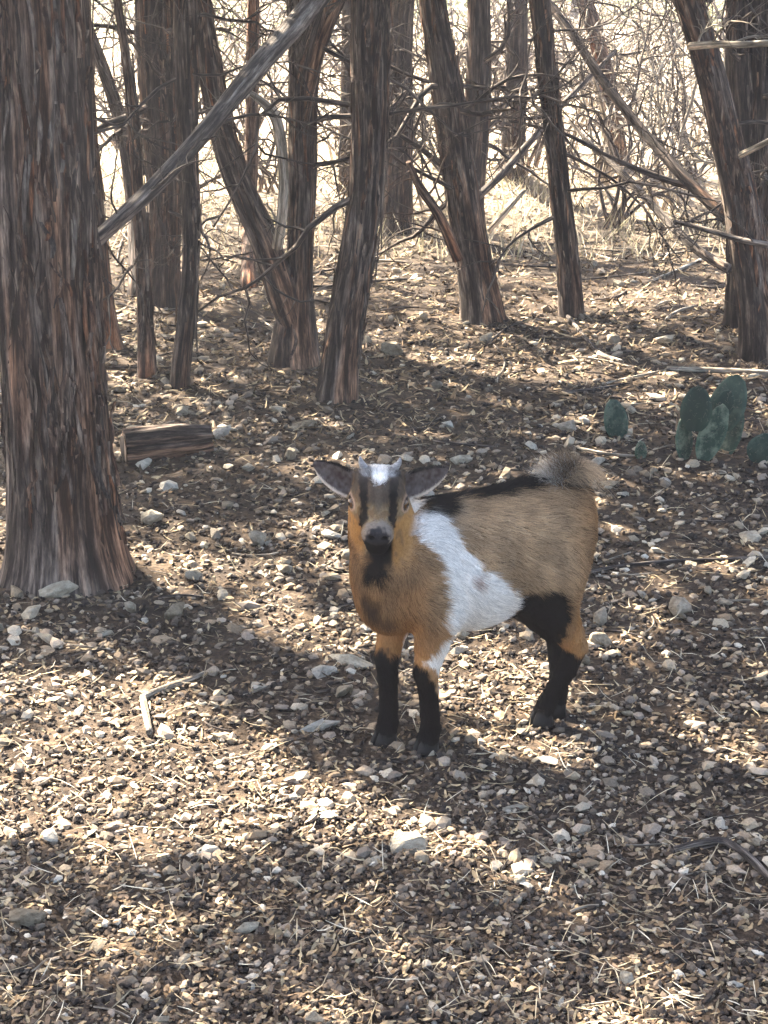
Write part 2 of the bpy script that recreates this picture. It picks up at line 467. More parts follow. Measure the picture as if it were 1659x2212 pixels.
# loose bark strips on the nearest trunk, each one a piece
def bark_strips():
    rng = np.random.default_rng(5)
    root, base, tops = TREES[0]
    PP, RR = tops[0]
    s = np.concatenate([[0], np.cumsum(np.linalg.norm(np.diff(PP, axis=0), axis=1))])
    for k in range(280):
        an = rng.uniform(-math.pi, 0.0) if k < 240 else rng.uniform(0, math.pi)
        s0 = rng.uniform(0.16, 1.75); ln = rng.uniform(0.06, 0.34); wd = rng.uniform(0.0018, 0.0075)
        n = 9; a0 = an
        L, Rr = [], []
        peel = rng.uniform(0.004, 0.016); side_ = rng.choice([0, 1]); crv = rng.normal(0, 0.10)
        for j in range(n):
            t = j / (n - 1); q = s0 + ln * t
            c = np.array([np.interp(q, s, PP[:, m_]) for m_ in range(3)]); r = np.interp(q, s, RR)
            lift = 0.006 + peel * ((t if side_ else 1 - t) ** 3) + 0.003 * math.sin(9 * t + k)
            aa = an + crv * t + 0.06 * math.sin(5 * t + k)
            hw = wd * (0.25 + 0.75 * math.sin(math.pi * min(max(t, 0.06), 0.94)) ** 0.6)
            for sg, lst, dl in ((-1, L, 0.0), (1, Rr, 0.0035)):
                a2 = aa + sg * hw / r
                lst.append(c + np.array([math.cos(a2), math.sin(a2), 0]) * (r + lift + dl) - base)
        v = np.array(L + Rr)
        f = [(i, i + 1, n + i + 1, n + i) for i in range(n - 1)]
        # thickness: an inner copy
        ctr = np.array([np.interp(s0 + ln / 2, s, PP[:, m_]) for m_ in range(3)]) - base
        inn = v + (np.array([ctr[0], ctr[1], 0]) - v * np.array([1, 1, 0])) * 0.022
        m0 = len(v)
        f2 = [(m0 + n + i, m0 + n + i + 1, m0 + i + 1, m0 + i) for i in range(n - 1)]
        f3 = [(i + 1, i, m0 + i, m0 + i + 1) for i in range(n - 1)] + [(n + i, n + i + 1, m0 + n + i + 1, m0 + n + i) for i in range(n - 1)]
        b = np.concatenate([v, inn]) + rng.uniform(0, 9, 3)
        a = Acc(); a.add(np.concatenate([v, inn]), f + f2 + f3, None, b * np.array([1, 1, 1]))
        a.obj("bark_strip", BARK_RED if rng.random() < 0.45 else (BARK if rng.random() < 0.7 else DEADWOOD), root)
bark_strips()

def loose_bark(ti, count, seed):
    rng = np.random.default_rng(seed)
    root, base, tops = TREES[ti]
    a = Acc()
    for k in range(count):
        PP, RR = tops[rng.integers(len(tops))]
        s = np.concatenate([[0], np.cumsum(np.linalg.norm(np.diff(PP, axis=0), axis=1))])
        s0 = rng.uniform(0.14, 1.7); ln = rng.uniform(0.08, 0.32); wd = rng.uniform(0.0025, 0.008)
        an = rng.uniform(-math.pi, math.pi * 0.1); peel = rng.uniform(0.004, 0.020); up = rng.random() < 0.5
        q = s0 + ln * np.linspace(0, 1, 7); t = np.linspace(0, 1, 7)
        c = np.stack([np.interp(q, s, PP[:, m_]) for m_ in range(3)], -1); r = np.interp(q, s, RR)
        lift = 0.004 + peel * ((t if up else 1 - t) ** 3)
        aa = an + 0.1 * np.sin(5 * t + k)
        hw = wd * (0.25 + 0.75 * np.sin(np.pi * np.clip(t, 0.06, 0.94)) ** 0.6)
        v = []
        for sg, dl in ((-1, 0), (1, 0.003)):
            a2 = aa + sg * hw / r
            v.append(c + np.stack([np.cos(a2), np.sin(a2), 0 * a2], -1) * (r + lift + dl)[:, None] - base)
        v = np.concatenate(v)
        a.add(v, [(i, i + 1, 8 + i, 7 + i) for i in range(6)], None, v + rng.uniform(0, 9, 3))
    o = a.obj("loose_bark", BARK_RED if ti % 2 else BARK, root); o["kind"] = "stuff"
for ti, cnt in ((1, 30), (2, 40), (3, 60), (4, 50), (5, 120), (6, 110), (8, 90), (10, 50), (11, 100), (12, 80)):
    loose_bark(ti, cnt, 900 + ti)

# limbs that read on their own
def limb_path(pl, mat, label, name, seed, twigs=0, cat="branch", sides=14, rough=0.003, group=None, twl=0.35):
    """pl: (px, py, width_px, Y)"""
    rng = np.random.default_rng(seed)
    pts = [at_depth(x, y, Y) for x, y, w, Y in pl]
    rad = [0.5 * w * float(project(p)[2]) / FPX for p, (x, y, w, Y) in zip(pts, pl)]
    o = pts[0].copy()
    root = empty(name, tuple(o)); tag(root, label, cat, group)
    a = Acc()
    tube(a, np.array(pts) - o, rad, sides, rough=rough, rfreq=60, sfreq=4, seed=seed, sub=6)
    a.obj("wood", mat, root)
    for k in range(twigs):
        i = rng.integers(0, len(pts) - 1); t = rng.random()
        q = pts[i] * (1 - t) + pts[i + 1] * t - o
        ax = pts[i + 1] - pts[i]; ax /= np.linalg.norm(ax)
        sd = np.cross(ax, rng.normal(0, 1, 3)); sd /= np.linalg.norm(sd)
        a = Acc(); grow(a, q, ax * 0.4 + sd, twl * rng.uniform(0.5, 1.3), 0.0045 * rng.uniform(0.7, 1.3), rng, kids=5, maxd=1, wob=0.3, zmin=-9)
        a.obj("twig", mat, root)
    return root

limb_path([(150, 572, 30, 3.95), (196, 530, 34, 4.04), (260, 472, 36, 4.2), (360, 375, 38, 4.45), (460, 262, 40, 4.75), (560, 140, 44, 5.1), (640, 50, 48, 5.4), (720, -50, 52, 5.8), (800, -170, 56, 6.2)], DEADWOOD, "bare grey limb slanting up from the largest trunk across slim trunks", "leaning_limb", 31, twigs=8, twl=0.22)
limb_path([(598, 536, 24, 6.25), (610, 460, 26, 6.22), (613, 380, 25, 6.2), (606, 300, 26, 6.18), (592, 248, 26, 6.15), (560, 215, 18, 6.15), (524, 192, 9, 6.15)], PALEWOOD, "bleached white dead branch hanging inside the fork", "bleached_branch", 32, twigs=3, twl=0.2)
limb_path([(1575, 582, 22, 7.0), (1500, 535, 20, 7.2), (1420, 455, 17, 7.5), (1350, 380, 14, 7.8), (1275, 312, 10, 8.1), (1230, 260, 6, 8.3)], DEADWOOD, "low bare limb from the double trunk sloping up, thicker at its foot", "bare_limb", 33, twigs=9)
limb_path([(1575, 478, 26, 7.05), (1480, 385, 24, 7.3), (1390, 285, 22, 7.6), (1310, 185, 20, 7.9), (1240, 80, 18, 8.2), (1180, 0, 17, 8.5)], BARK_DARK, "long straight dark limb crossing the gap behind the slender trunk", "bare_limb", 34, twigs=10)
limb_path([(1520, 412, 15, 7.4), (1430, 385, 14, 7.4), (1330, 345, 12, 7.4), (1217, 288, 9, 7.45), (1100, 262, 6, 7.5)], TWIG, "thin arching limb crossing in front of the slender trunk", "bare_limb", 35, twigs=9)
limb_path([(1659, 530, 14, 6.3), (1600, 518, 13, 6.35), (1540, 500, 11, 6.4), (1455, 478, 7, 6.5)], DEADWOOD, "pale short limb poking out at the large leaning juniper", "bare_limb", 36, twigs=2)
limb_path([(990, 560, 24, 7.15), (950, 470, 22, 7.1), (905, 400, 18, 7.05), (882, 350, 12, 7.0)], BARK_RED, "broken reddish limb propped against the stout leaning juniper", "broken_limb", 37, twigs=6)
limb_path([(1490, 100, 16, 6.2), (1545, 96, 15, 6.1), (1600, 97, 14, 6.0), (1680, 92, 13, 5.9)], PALEWOOD, "pale bent limb across the large leaning juniper's upper trunk", "bare_limb", 38, twigs=3)
limb_path([(1600, 335, 10, 6.2), (1640, 315, 10, 6.1), (1690, 290, 9, 6.0)], PALEWOOD, "short pale snag stub beside the dark double trunk", "bare_limb", 39, twigs=0)
limb_path([(1015, 440, 14, 7.6), (1080, 380, 16, 7.9), (1150, 300, 14, 8.2), (1230, 210, 12, 8.5), (1330, 110, 9, 8.8)], TWIG, "crossing limb rising rightwards behind slender trunk", "bare_limb", 40, twigs=9)
limb_path([(1055, 500, 11, 8.3), (1090, 460, 11, 8.3), (1132, 412, 8, 8.4)], PALEWOOD, "pale dead stick standing up beside the stout leaning juniper", "standing_stick", 41, twigs=1, twl=0.12)

# ------------------------------------------------------------------ unseen crowns above the frame, leaves placed to shape the sun patches
# where the sun reaches the ground (seen in the photograph): pixel x, y, radius x, radius y, tilt in degrees
LIT = [(390, 1205, 130, 30, 4), (10, 1180, 40, 60, 0), (470, 1215, 60, 30, 10), (180, 1520, 330, 70, 8), (330, 1640, 330, 110, 8), (90, 1700, 200, 110, 0), (640, 1740, 260, 60, 12), (880, 1790, 230, 55, 24), (1080, 1850, 120, 30, 35),
       (330, 1810, 260, 60, -8), (640, 1360, 150, 45, 22), (590, 1270, 70, 45, 30), (720, 1215, 50, 30, 20), (700, 1160, 40, 30, 0), (1100, 1470, 190, 80, 10), (1040, 1400, 70, 30, 0), (1180, 1615, 140, 30, 8), (1080, 1590, 90, 20, 5),
       (1560, 1600, 60, 30, 25), (1640, 1640, 50, 26, 20), (1300, 1390, 60, 24, 10), (1400, 1360, 60, 20, 0), (1270, 1085, 40, 30, 0),
       (290, 826, 70, 18, 0), (600, 1010, 80, 10, 0), (700, 905, 60, 12, 10), (840, 880, 60, 14, 0), (300, 760, 60, 12, 0), (450, 690, 90, 14, 0), (960, 765, 120, 22, 0), (860, 745, 60, 18, 0), (1180, 800, 160, 22, 0), (1330, 785, 130, 16, 6), (1530, 810, 150, 14, 0), (1420, 860, 100, 16, 0),
       (1560, 635, 110, 30, 0), (1330, 640, 160, 26, 0), (1430, 600, 170, 16, 0), (1150, 600, 120, 14, 0), (1150, 455, 120, 36, 0), (1350, 430, 150, 26, 0), (720, 590, 60, 14, 0), (470, 640, 80, 12, 0), (250, 680, 40, 14, 0), (700, 700, 40, 12, 0), (960, 640, 60, 14, 0),
       (120, 2170, 130, 26, 0), (430, 2160, 150, 22, -6), (900, 2030, 100, 14, -12), (990, 1935, 80, 14, -16), (700, 2200, 110, 18, 0), (520, 1985, 70, 12, 0), (1100, 2140, 70, 12, 0)]

def sunlit(gx, gy):
    """how much sun should reach a spot of ground, 0..1"""
    p = np.stack([gx, gy, np.zeros_like(gx)], -1)
    u, v, dep = project(p)
    wx = (n2(gx, gy, 5.0, 41) - 0.5) * 1.1; wy = (n2(gx, gy, 5.0, 42) - 0.5) * 1.1
    lit = np.zeros_like(gx)
    for x, y, a, b, t in LIT:
        c, s = math.cos(math.radians(t)), math.sin(math.radians(t))
        dx, dy = u - x, v - y
        q = np.hypot((dx * c + dy * s) / a + wx * 0.35, (-dx * s + dy * c) / b + wy * 0.35)
        lit = np.maximum(lit, sstep(1.18, 0.80, q))
    seen = (u > -60) & (u < 1720) & (v > 330) & (v < 2260) & (dep > 0.5)
    other = sstep(0.60, 0.68, n2(gx, gy, 1.9, 43)) * 0.9
    lit = np.where(seen, lit, other)
    far = sstep(8.5, 12.5, gy + 3 * (n2(gx, gy, 0.8, 44) - 0.5))
    dapple = sstep(0.52, 0.62, n2(gx, gy * 0.6, 4.0, 45)) * sstep(5.0, 7.5, gy)
    dk = np.zeros_like(gx)
    for x, y, a, b, t in [(1380, 1740, 360, 150, 4), (1150, 1640, 170, 60, 30), (760, 1530, 190, 60, 28), (380, 1340, 260, 55, 14), (500, 1060, 420, 50, 0), (1250, 1480, 60, 60, 0), (500, 1900, 420, 40, 0), (150, 1320, 200, 60, 10), (1450, 1500, 260, 60, 4)]:
        c, s = math.cos(math.radians(t)), math.sin(math.radians(t))
        dx, dy = u - x, v - y
        dk = np.maximum(dk, sstep(1.2, 0.8, np.hypot((dx * c + dy * s) / a, (-dx * s + dy * c) / b)))
    fine = sstep(0.52, 0.60, 0.6 * n2(gx, gy, 7.0, 46) + 0.4 * n2(gx, gy, 17.0, 47)) * 0.85 * (1 - dk)
    return np.clip(np.maximum(np.maximum(np.maximum(lit, far), 0.8 * dapple), fine), 0, 1)

def build_shade_crowns():
    rng = np.random.default_rng(77)
    sh = SUN[:2] / SUN[2]
    N = 150000
    # choose ground spots to shade, then a height in the canopy along the sun's line
    gy = rng.uniform(0.9, 12.5, N); gx = rng.uniform(-3.4, 3.6, N)
    keep = (rng.random(N) < np.interp(gy, [0.9, 2.0, 5.5, 8, 12.5], [0.5, 1.0, 0.9, 0.5, 0.3])) & (np.abs(gx) < 1.5 + 0.32 * gy + 0.6)
    gx, gy = gx[keep], gy[keep]
    # leaves are dropped where sun should land; clumping then thins them further
    k2 = rng.random(len(gx)) > sunlit(gx, gy) * 1.0
    gx, gy = gx[k2], gy[k2]
    n = len(gx)
    z = 2.15 + 2.3 * rng.random(n) ** 1.3
    pos = np.stack([gx + sh[0] * z, gy + sh[1] * z, z], -1)
    cl = vnoise(pos * np.array([2.2, 2.2, 2.8]), 60)
    k3 = rng.random(n) < sstep(0.22, 0.50, cl) * 0.9 + 0.10
    pos = pos[k3]; n = len(pos)
    # each spray: three small leaf blades
    bases = np.array([t[1] for t in TREES])
    tops = np.array([t[2][0][0][-1] for t in TREES])
    d = np.linalg.norm(pos[:, None, :2] - (0.5 * tops + 0.5 * bases)[None, :, :2], axis=2)
    own = d.argmin(1)
    col = 0.55 + 0.9 * rng.random((n, 1)) * np.array([1.0, 1.0, 0.9])
    for ti, (root, base, _) in enumerate(TREES):
        m = own == ti
        if m.sum() < 10: continue
        p = pos[m]; k = len(p)
        a = Acc()
        for b in range(2):
            dr = rng.normal(0, 1, (k, 3)); dr /= np.linalg.norm(dr, axis=1)[:, None]
            sd = np.cross(dr, rng.normal(0, 1, (k, 3))); sd /= np.linalg.norm(sd, axis=1)[:, None]
            ln = rng.uniform(0.04, 0.085, (k, 1)); wd = rng.uniform(0.014, 0.028, (k, 1))
            v = np.stack([p - dr * ln * 0.3, p + dr * ln * 0.35 + sd * wd, p + dr * ln, p + dr * ln * 0.35 - sd * wd], 1).reshape(-1, 3) - base
            i = np.arange(k)[:, None] * 4
            a.add(v, i + np.array([[0, 1, 2, 3]]), np.repeat(col[m], 4, 0))
        a.obj("crown", FOLIAGE, root, smooth=False)  # out-of-view leaves arranged to cast the chosen shade pattern
        # limbs that carry the crown
        PP, RR = TREES[ti][2][0]
        lr = np.random.default_rng(500 + ti)
        for k_ in range(min(7, 2 + int(m.sum() / 3000))):
            t = p[lr.integers(len(p))]
            i0 = int(np.argmin(np.abs(PP[:, 2] - min(t[2] - 0.25, 3.0)))) if PP[-1, 2] > 1.9 else len(PP) - 1
            i0 = max(i0, int(np.argmin(np.abs(PP[:, 2] - 1.95))))
            q = PP[i0]
            mid = q * 0.5 + t * 0.5 + lr.normal(0, 0.12, 3) + np.array([0, 0, 0.12])
            a = Acc(); tube(a, np.array([q, mid, t]) - base, [max(RR[i0] * 0.45, 0.014), 0.013, 0.004], 6, sub=5)
            a.obj("limb", BARK_DARK, root)
build_shade_crowns()
# ------------------------------------------------------------------ the goat
def build_goat():
    EX = np.array([1.0, 0, 0])
    def to_local(p):
        d = np.asarray(p) - GO
        return np.array([d @ GF, d @ GL, d[2]])
    # head frame: eyes seen at these pixels, head turned to the viewer
    t_eye = at_depth(817, 1084, 2.845)
    E0 = to_local(t_eye)
    to_cam = np.array([CAM[0] - t_eye[0], CAM[1] - t_eye[1], 0]); to_cam /= np.linalg.norm(to_cam)
    hp = math.radians(-9)
    hxw = to_cam * math.cos(hp) + np.array([0, 0, math.sin(hp)])
    hyw = np.cross([0, 0, 1], hxw); hyw /= np.linalg.norm(hyw)
    roll = math.radians(2.0)
    hzw = np.cross(hxw, hyw)
    hyw, hzw = hyw * math.cos(roll) - hzw * math.sin(roll), hzw * math.cos(roll) + hyw * math.sin(roll)
    L = lambda w: np.array([w @ GF, w @ GL, w[2]])
    HX, HY, HZ = L(hxw), L(hyw), L(hzw)
    HM = np.stack([HX, HY, HZ])                 # local -> head rows
    H = lambda x, y, z: E0 + x * HX + y * HY + z * HZ

    step = 0.0031
    lo = np.array([-0.50, -0.20, -0.012]); hi = np.array([0.30, 0.32, 0.70])
    nx, ny, nz = (np.ceil((hi - lo) / step).astype(int) + 1)
    F = np.full((nx, ny, nz), 0.06, np.float32)
    gx = (lo[0] + step * np.arange(nx)).astype(np.float32)
    gy = (lo[1] + step * np.arange(ny)).astype(np.float32)
    gz = (lo[2] + step * np.arange(nz)).astype(np.float32)

    def window(a, b, m):
        i0 = np.clip(np.floor((a - m - lo) / step).astype(int), 0, [nx, ny, nz])
        i1 = np.clip(np.ceil((b + m - lo) / step).astype(int) + 1, 0, [nx, ny, nz])
        sl = tuple(slice(p, q) for p, q in zip(i0, i1))
        return sl, np.stack(np.meshgrid(gx[sl[0]], gy[sl[1]], gz[sl[2]], indexing='ij'), -1)

    def blend(sl, d, k, sub=False):
        a = F[sl]
        if sub:
            F[sl] = np.maximum(a, -d); return
        h = np.maximum(k - np.abs(a - d), 0) / k
        F[sl] = np.minimum(a, d) - h * h * k * 0.25

    def ell(c, r, k=0.03, M=None, sub=False):
        c = np.asarray(c, float); r = np.asarray(r, float)
        R = np.full(3, r.max()) if M is not None else r
        sl, P = window(c - R, c + R, 0.05)
        q = P - c
        if M is not None: q = q @ M.T
        k0 = np.linalg.norm(q / r, axis=-1); k1 = np.linalg.norm(q / (r * r), axis=-1)
        blend(sl, (k0 * (k0 - 1) / np.maximum(k1, 1e-4)).astype(np.float32), k, sub)

    def cap(a, b, ra, rb, k=0.02, flat=None):
        a = np.asarray(a, float); b = np.asarray(b, float); m = max(ra, rb)
        sl, P = window(np.minimum(a, b) - m, np.maximum(a, b) + m, 0.04)
        ab = b - a
        t = np.clip(((P - a) @ ab) / (ab @ ab), 0, 1)
        q = P - (a + t[..., None] * ab)
        d = np.linalg.norm(q, axis=-1) - (ra + (rb - ra) * t)
        blend(sl, d.astype(np.float32), k)

    def chain(pts, rad, k=0.018):
        pts = np.asarray(pts, float); m = max(rad)
        sl, P = window(pts.min(0) - m, pts.max(0) + m, 0.04)
        best = np.full(P.shape[:3], 9.0, np.float32)
        for i in range(len(pts) - 1):
            a, b = pts[i], pts[i + 1]; ab = b - a
            t = np.clip(((P - a) @ ab) / (ab @ ab), 0, 1)
            d = np.linalg.norm(P - (a + t[..., None] * ab), axis=-1) - (rad[i] + (rad[i + 1] - rad[i]) * t)
            h = np.maximum(0.006 - np.abs(best - d), 0) / 0.006
            best = np.minimum(best, d) - h * h * 0.0015
        blend(sl, best.astype(np.float32), k)

    # trunk
    ell((-0.165, 0, 0.405), (0.195, 0.100, 0.125))
    ell((-0.125, 0, 0.378), (0.145, 0.116, 0.126), 0.05)
    ell((-0.005, 0, 0.425), (0.100, 0.084, 0.108), 0.05)
    ell((-0.290, 0, 0.435), (0.108, 0.090, 0.107), 0.05)
    ell((-0.375, 0, 0.450), (0.036, 0.055, 0.080), 0.05)
    ell((0.055, 0, 0.372), (0.060, 0.066, 0.090), 0.05)
    ell((0.035, 0, 0.335), (0.055, 0.050, 0.060), 0.04)
    cap((-0.04, 0, 0.508), (-0.33, 0, 0.520), 0.018, 0.018, 0.03)          # the spine
    # front legs: left one towards the viewer
    chain([(0.000, 0.062, 0.40), (-0.030, 0.064, 0.315), (-0.022, 0.058, 0.255), (-0.014, 0.047, 0.185), (-0.022, 0.042, 0.145), (-0.028, 0.039, 0.085), (-0.031, 0.037, 0.052), (-0.026, 0.036, 0.030)],
          [0.052, 0.046, 0.034, 0.0245, 0.0200, 0.0185, 0.0195, 0.0225], 0.03)
    chain([(0.010, -0.062, 0.40), (0.000, -0.060, 0.315), (0.010, -0.055, 0.255), (0.030, -0.046, 0.190), (0.030, -0.041, 0.145), (0.030, -0.037, 0.085), (0.032, -0.035, 0.052), (0.036, -0.035, 0.030)],
          [0.050, 0.044, 0.031, 0.0245, 0.0200, 0.0185, 0.0195, 0.0225], 0.03)
    # hind legs
    ell((-0.295, 0.052, 0.385), (0.085, 0.052, 0.110), 0.04)
    ell((-0.295, -0.052, 0.385), (0.085, 0.052, 0.110), 0.04)
    chain([(-0.290, 0.060, 0.36), (-0.298, 0.064, 0.285), (-0.345, 0.056, 0.215), (-0.366, 0.049, 0.178), (-0.352, 0.042, 0.125), (-0.330, 0.034, 0.080), (-0.316, 0.029, 0.052), (-0.308, 0.027, 0.030)],
          [0.068, 0.050, 0.030, 0.0250, 0.0205, 0.0185, 0.0190, 0.0210], 0.03)
    chain([(-0.275, -0.060, 0.36), (-0.270, -0.062, 0.285), (-0.330, -0.050, 0.215), (-0.372, -0.036, 0.172), (-0.372, -0.026, 0.125), (-0.368, -0.015, 0.080), (-0.366, -0.010, 0.052), (-0.362, -0.008, 0.030)],
          [0.068, 0.048, 0.029, 0.0250, 0.0205, 0.0185, 0.0190, 0.0210], 0.03)
    # tail root
    cap((-0.335, 0, 0.515), (-0.368, 0, 0.548), 0.024, 0.018, 0.02)
    cap((-0.368, 0, 0.548), (-0.392, 0.006, 0.562), 0.018, 0.010, 0.02)
    # neck
    nb = H(-0.055, 0, -0.035)
    chain([(0.030, 0.0, 0.430), tuple((np.array([0.030, 0, 0.430]) + nb) / 2 + np.array([0.012, 0, 0.004])), tuple(nb)], [0.080, 0.064, 0.056], 0.04)
    # head
    k = 0.014
    ell(H(-0.030, 0, 0.008), (0.058, 0.051, 0.050), 0.03, HM)
    ell(H(0.010, 0, 0.018), (0.045, 0.040, 0.032), k, HM)
    for s in (-1, 1):
        ell(H(-0.004, s * 0.041, 0.004), (0.026, 0.016, 0.021), k, HM)
        ell(H(-0.012, s * 0.030, -0.038), (0.046, 0.024, 0.042), 0.02, HM)
        ell(H(-0.020, s * 0.027, 0.045), (0.017, 0.016, 0.016), 0.02, HM)      # horn bosses
    cap(H(0.010, 0, 0.000), H(0.068, 0, -0.021), 0.039, 0.0275, 0.025)
    ell(H(0.084, 0, -0.027), (0.028, 0.0285, 0.0235), 0.02, HM)
    ell(H(0.098, 0, -0.019), (0.015, 0.020, 0.0135), 0.012, HM)
    cap(H(0.000, 0, -0.050), H(0.078, 0, -0.050), 0.030, 0.0195, 0.018)
    ell(H(0.086, 0, -0.054), (0.015, 0.017, 0.012), 0.010, HM)
    # nostrils, mouth line, eye hollows
    for s in (-1, 1):
        ell(H(0.111, s * 0.0115, -0.0205), (0.009, 0.0068, 0.0042), 0.01, HM, True)
        ell(H(0.009, s * 0.0590, 0.002), (0.0125, 0.0085, 0.0095), 0.01, HM, True)
    # ears: cupped leaves
    EAR = []
    for s, tip in ((-1, (675, 1001)), (1, (969, 1016))):
        base = H(-0.034, s * 0.040, 0.008)
        tw = at_depth(tip[0], tip[1], 2.89 if s < 0 else 2.88)
        tp = to_local(tw)
        u = tp - base; ln = np.linalg.norm(u); u = u / ln
        nrm = HX * 0.92 + HZ * -0.05 - HY * s * 0.15
        nrm = nrm - (nrm @ u) * u; nrm /= np.linalg.norm(nrm)
        v = np.cross(nrm, u)
        if v @ HZ < 0: v = -v
        EAR.append((base, u, v, nrm, ln))
        sl, P = window(np.minimum(base, tp), np.maximum(base, tp), 0.05)
        q = P - base
        a = q @ u; bb = q @ v; c = q @ nrm
        t = np.clip(a / ln, 0, 1)
        Wd = 0.0295 * np.power(np.clip(np.sin(np.pi * np.clip(0.26 + 0.74 * t, 0, 1)), 0, 1), 0.60) + 0.0005
        cup = 7.5 * bb * bb - 0.006
        d = np.maximum(np.abs(c - cup) - 0.0032, np.abs(bb) - Wd)
        d = np.maximum(d, np.maximum(-a, a - ln))
        blend(sl, d.astype(np.float32), 0.006)

    # surface nets
    S = F < 0
    idx = -np.ones((nx - 1, ny - 1, nz - 1), np.int64)
    cnt = np.zeros((nx - 1, ny - 1, nz - 1), np.uint8)
    for dx in (0, 1):
        for dy in (0, 1):
            for dz in (0, 1):
                cnt += S[dx:nx - 1 + dx, dy:ny - 1 + dy, dz:nz - 1 + dz]
    act = (cnt > 0) & (cnt < 8)
    ci = np.argwhere(act)
    idx[act] = np.arange(len(ci))
    cs = {}
    for dx in (0, 1):
        for dy in (0, 1):
            for dz in (0, 1):
                cs[(dx, dy, dz)] = F[ci[:, 0] + dx, ci[:, 1] + dy, ci[:, 2] + dz]
    acc = np.zeros((len(ci), 3)); wsum = np.zeros(len(ci))
    keys = list(cs)
    for i in range(8):
        for j in range(i + 1, 8):
            a, b = np.array(keys[i]), np.array(keys[j])
            if np.abs(a - b).sum() != 1: continue
            fa, fb = cs[keys[i]], cs[keys[j]]
            m = (fa < 0) != (fb < 0)
            t = np.where(m, fa / np.where(m, fa - fb, 1), 0)
            acc += np.where(m[:, None], a + t[:, None] * (b - a), 0); wsum += m
    V = lo + step * (ci + acc / wsum[:, None])
    quads = []
    for ax in range(3):
        sl0 = [slice(1, -1)] * 3; sl1 = [slice(1, -1)] * 3
        sl0[ax] = slice(0, -1); sl1[ax] = slice(1, None)
        A, B = S[tuple(sl0)], S[tuple(sl1)]
        e = np.argwhere(A != B)
        flip = A[tuple(e.T)]
        off = np.ones(3, int); off[ax] = 0
        e = e + off
        b1, b2 = [(1, 2), (2, 0), (0, 1)][ax]
        def cell(d1, d2):
            q = e.copy(); q[:, b1] -= d1; q[:, b2] -= d2
            return idx[q[:, 0], q[:, 1], q[:, 2]]
        qd = np.stack([cell(1, 1), cell(0, 1), cell(0, 0), cell(1, 0)], -1)
        qd[~flip] = qd[~flip][:, ::-1]
        quads.append(qd)
    Q = np.concatenate(quads)
    # light smoothing of the stair-steps, then normals
    for _ in range(3):
        sm = np.zeros_like(V); w = np.zeros(len(V))
        for a in range(4):
            for b in ((a + 1) % 4, (a - 1) % 4):
                np.add.at(sm, Q[:, a], V[Q[:, b]]); np.add.at(w, Q[:, a], 1)
        V = V * 0.55 + 0.45 * sm / np.maximum(w, 1)[:, None]
    fn = np.cross(V[Q[:, 2]] - V[Q[:, 0]], V[Q[:, 3]] - V[Q[:, 1]])
    N = np.zeros_like(V)
    for a in range(4): np.add.at(N, Q[:, a], fn)
    N /= np.linalg.norm(N, axis=1)[:, None] + 1e-12

    # --- coat colours, as functions of place on the body
    def side(px, py, c):
        r = ray(px, py); o = GO + GL * c
        t = ((o - CAM) @ GL) / (r @ GL)
        return to_local(CAM + r * t)
    def poly(P2, pts):
        inside = np.zeros(len(P2), bool); dist = np.full(len(P2), 9.0)
        n = len(pts)
        for i in range(n):
            a, b = np.array(pts[i]), np.array(pts[(i + 1) % n])
            ab = b - a; q = P2 - a
            t = np.clip((q @ ab) / (ab @ ab), 0, 1)
            dist = np.minimum(dist, np.linalg.norm(q - t[:, None] * ab, axis=1))
            cond = (a[1] > P2[:, 1]) != (b[1] > P2[:, 1])
            xi = a[0] + (P2[:, 1] - a[1]) * (b[0] - a[0]) / (b[1] - a[1] + 1e-12)
            inside ^= cond & (P2[:, 0] < xi)
        return np.where(inside, dist, -dist)
    WH = [side(x, y, c)[[0, 2]] for x, y, c in [(868, 1118, .03), (905, 1138, .085), (958, 1113, .08), (985, 1140, .10), (1010, 1185, .11), (1045, 1225, .11), (1095, 1268, .10), (1128, 1290, .09), (1112, 1325, .08), (1062, 1372, .06), (1000, 1400, .06), (968, 1412, .065), (962, 1470, .06), (952, 1486, .055), (944, 1452, .055), (905, 1424, .05), (925, 1390, .06), (948, 1362, .065), (948, 1290, .085), (943, 1225, .085), (926, 1183, .08), (890, 1158, .07)]]
    SPOT = side(1030, 1255, .112)[[0, 2]]
    BK = [side(x, y, c)[[0, 2]] for x, y, c in [(1120, 1282, .09), (1150, 1268, .09), (1195, 1262, .09), (1208, 1285, .09), (1212, 1340, .08), (1215, 1400, .07), (1236, 1415, .06), (1262, 1410, .05), (1262, 1600, .03), (1100, 1600, .03), (1120, 1380, .06), (1100, 1345, .06), (1098, 1325, .06)]]
    VW = GO + V @ np.stack([GF, GL, [0, 0, 1]], 0)
    vu, vv, vd = project(VW)
    def surf(px, py):
        k = np.where(np.hypot(vu - px, vv - py) < 7)[0]
        return V[k[np.argmin(vd[k])]]
    t0, th_pos, t2, t3 = surf(814, 1196), surf(806, 1236), surf(792, 1308), surf(836, 1352)
    def coat(P, nseed=0):
        x, y, z = P.T
        hc = (P - E0) @ HM.T
        hx, hy, hz = hc.T; ay = np.abs(hy)
        nz1 = vnoise(P * 60, 1); nz2 = vnoise(P * 170, 2); nz3 = vnoise(P * np.array([40, 40, 14]), 4)
        wob = (nz1 - 0.5) * 0.020 + (nz2 - 0.5) * 0.014
        tan_ = np.array([0.56, 0.385, 0.225]); org = np.array([0.44, 0.235, 0.095]); drk = np.array([0.24, 0.155, 0.09])
        blk = np.array([0.0036, 0.0036, 0.0046]); wht = np.array([0.90, 0.865, 0.81]); gry = np.array([0.22, 0.20, 0.185])
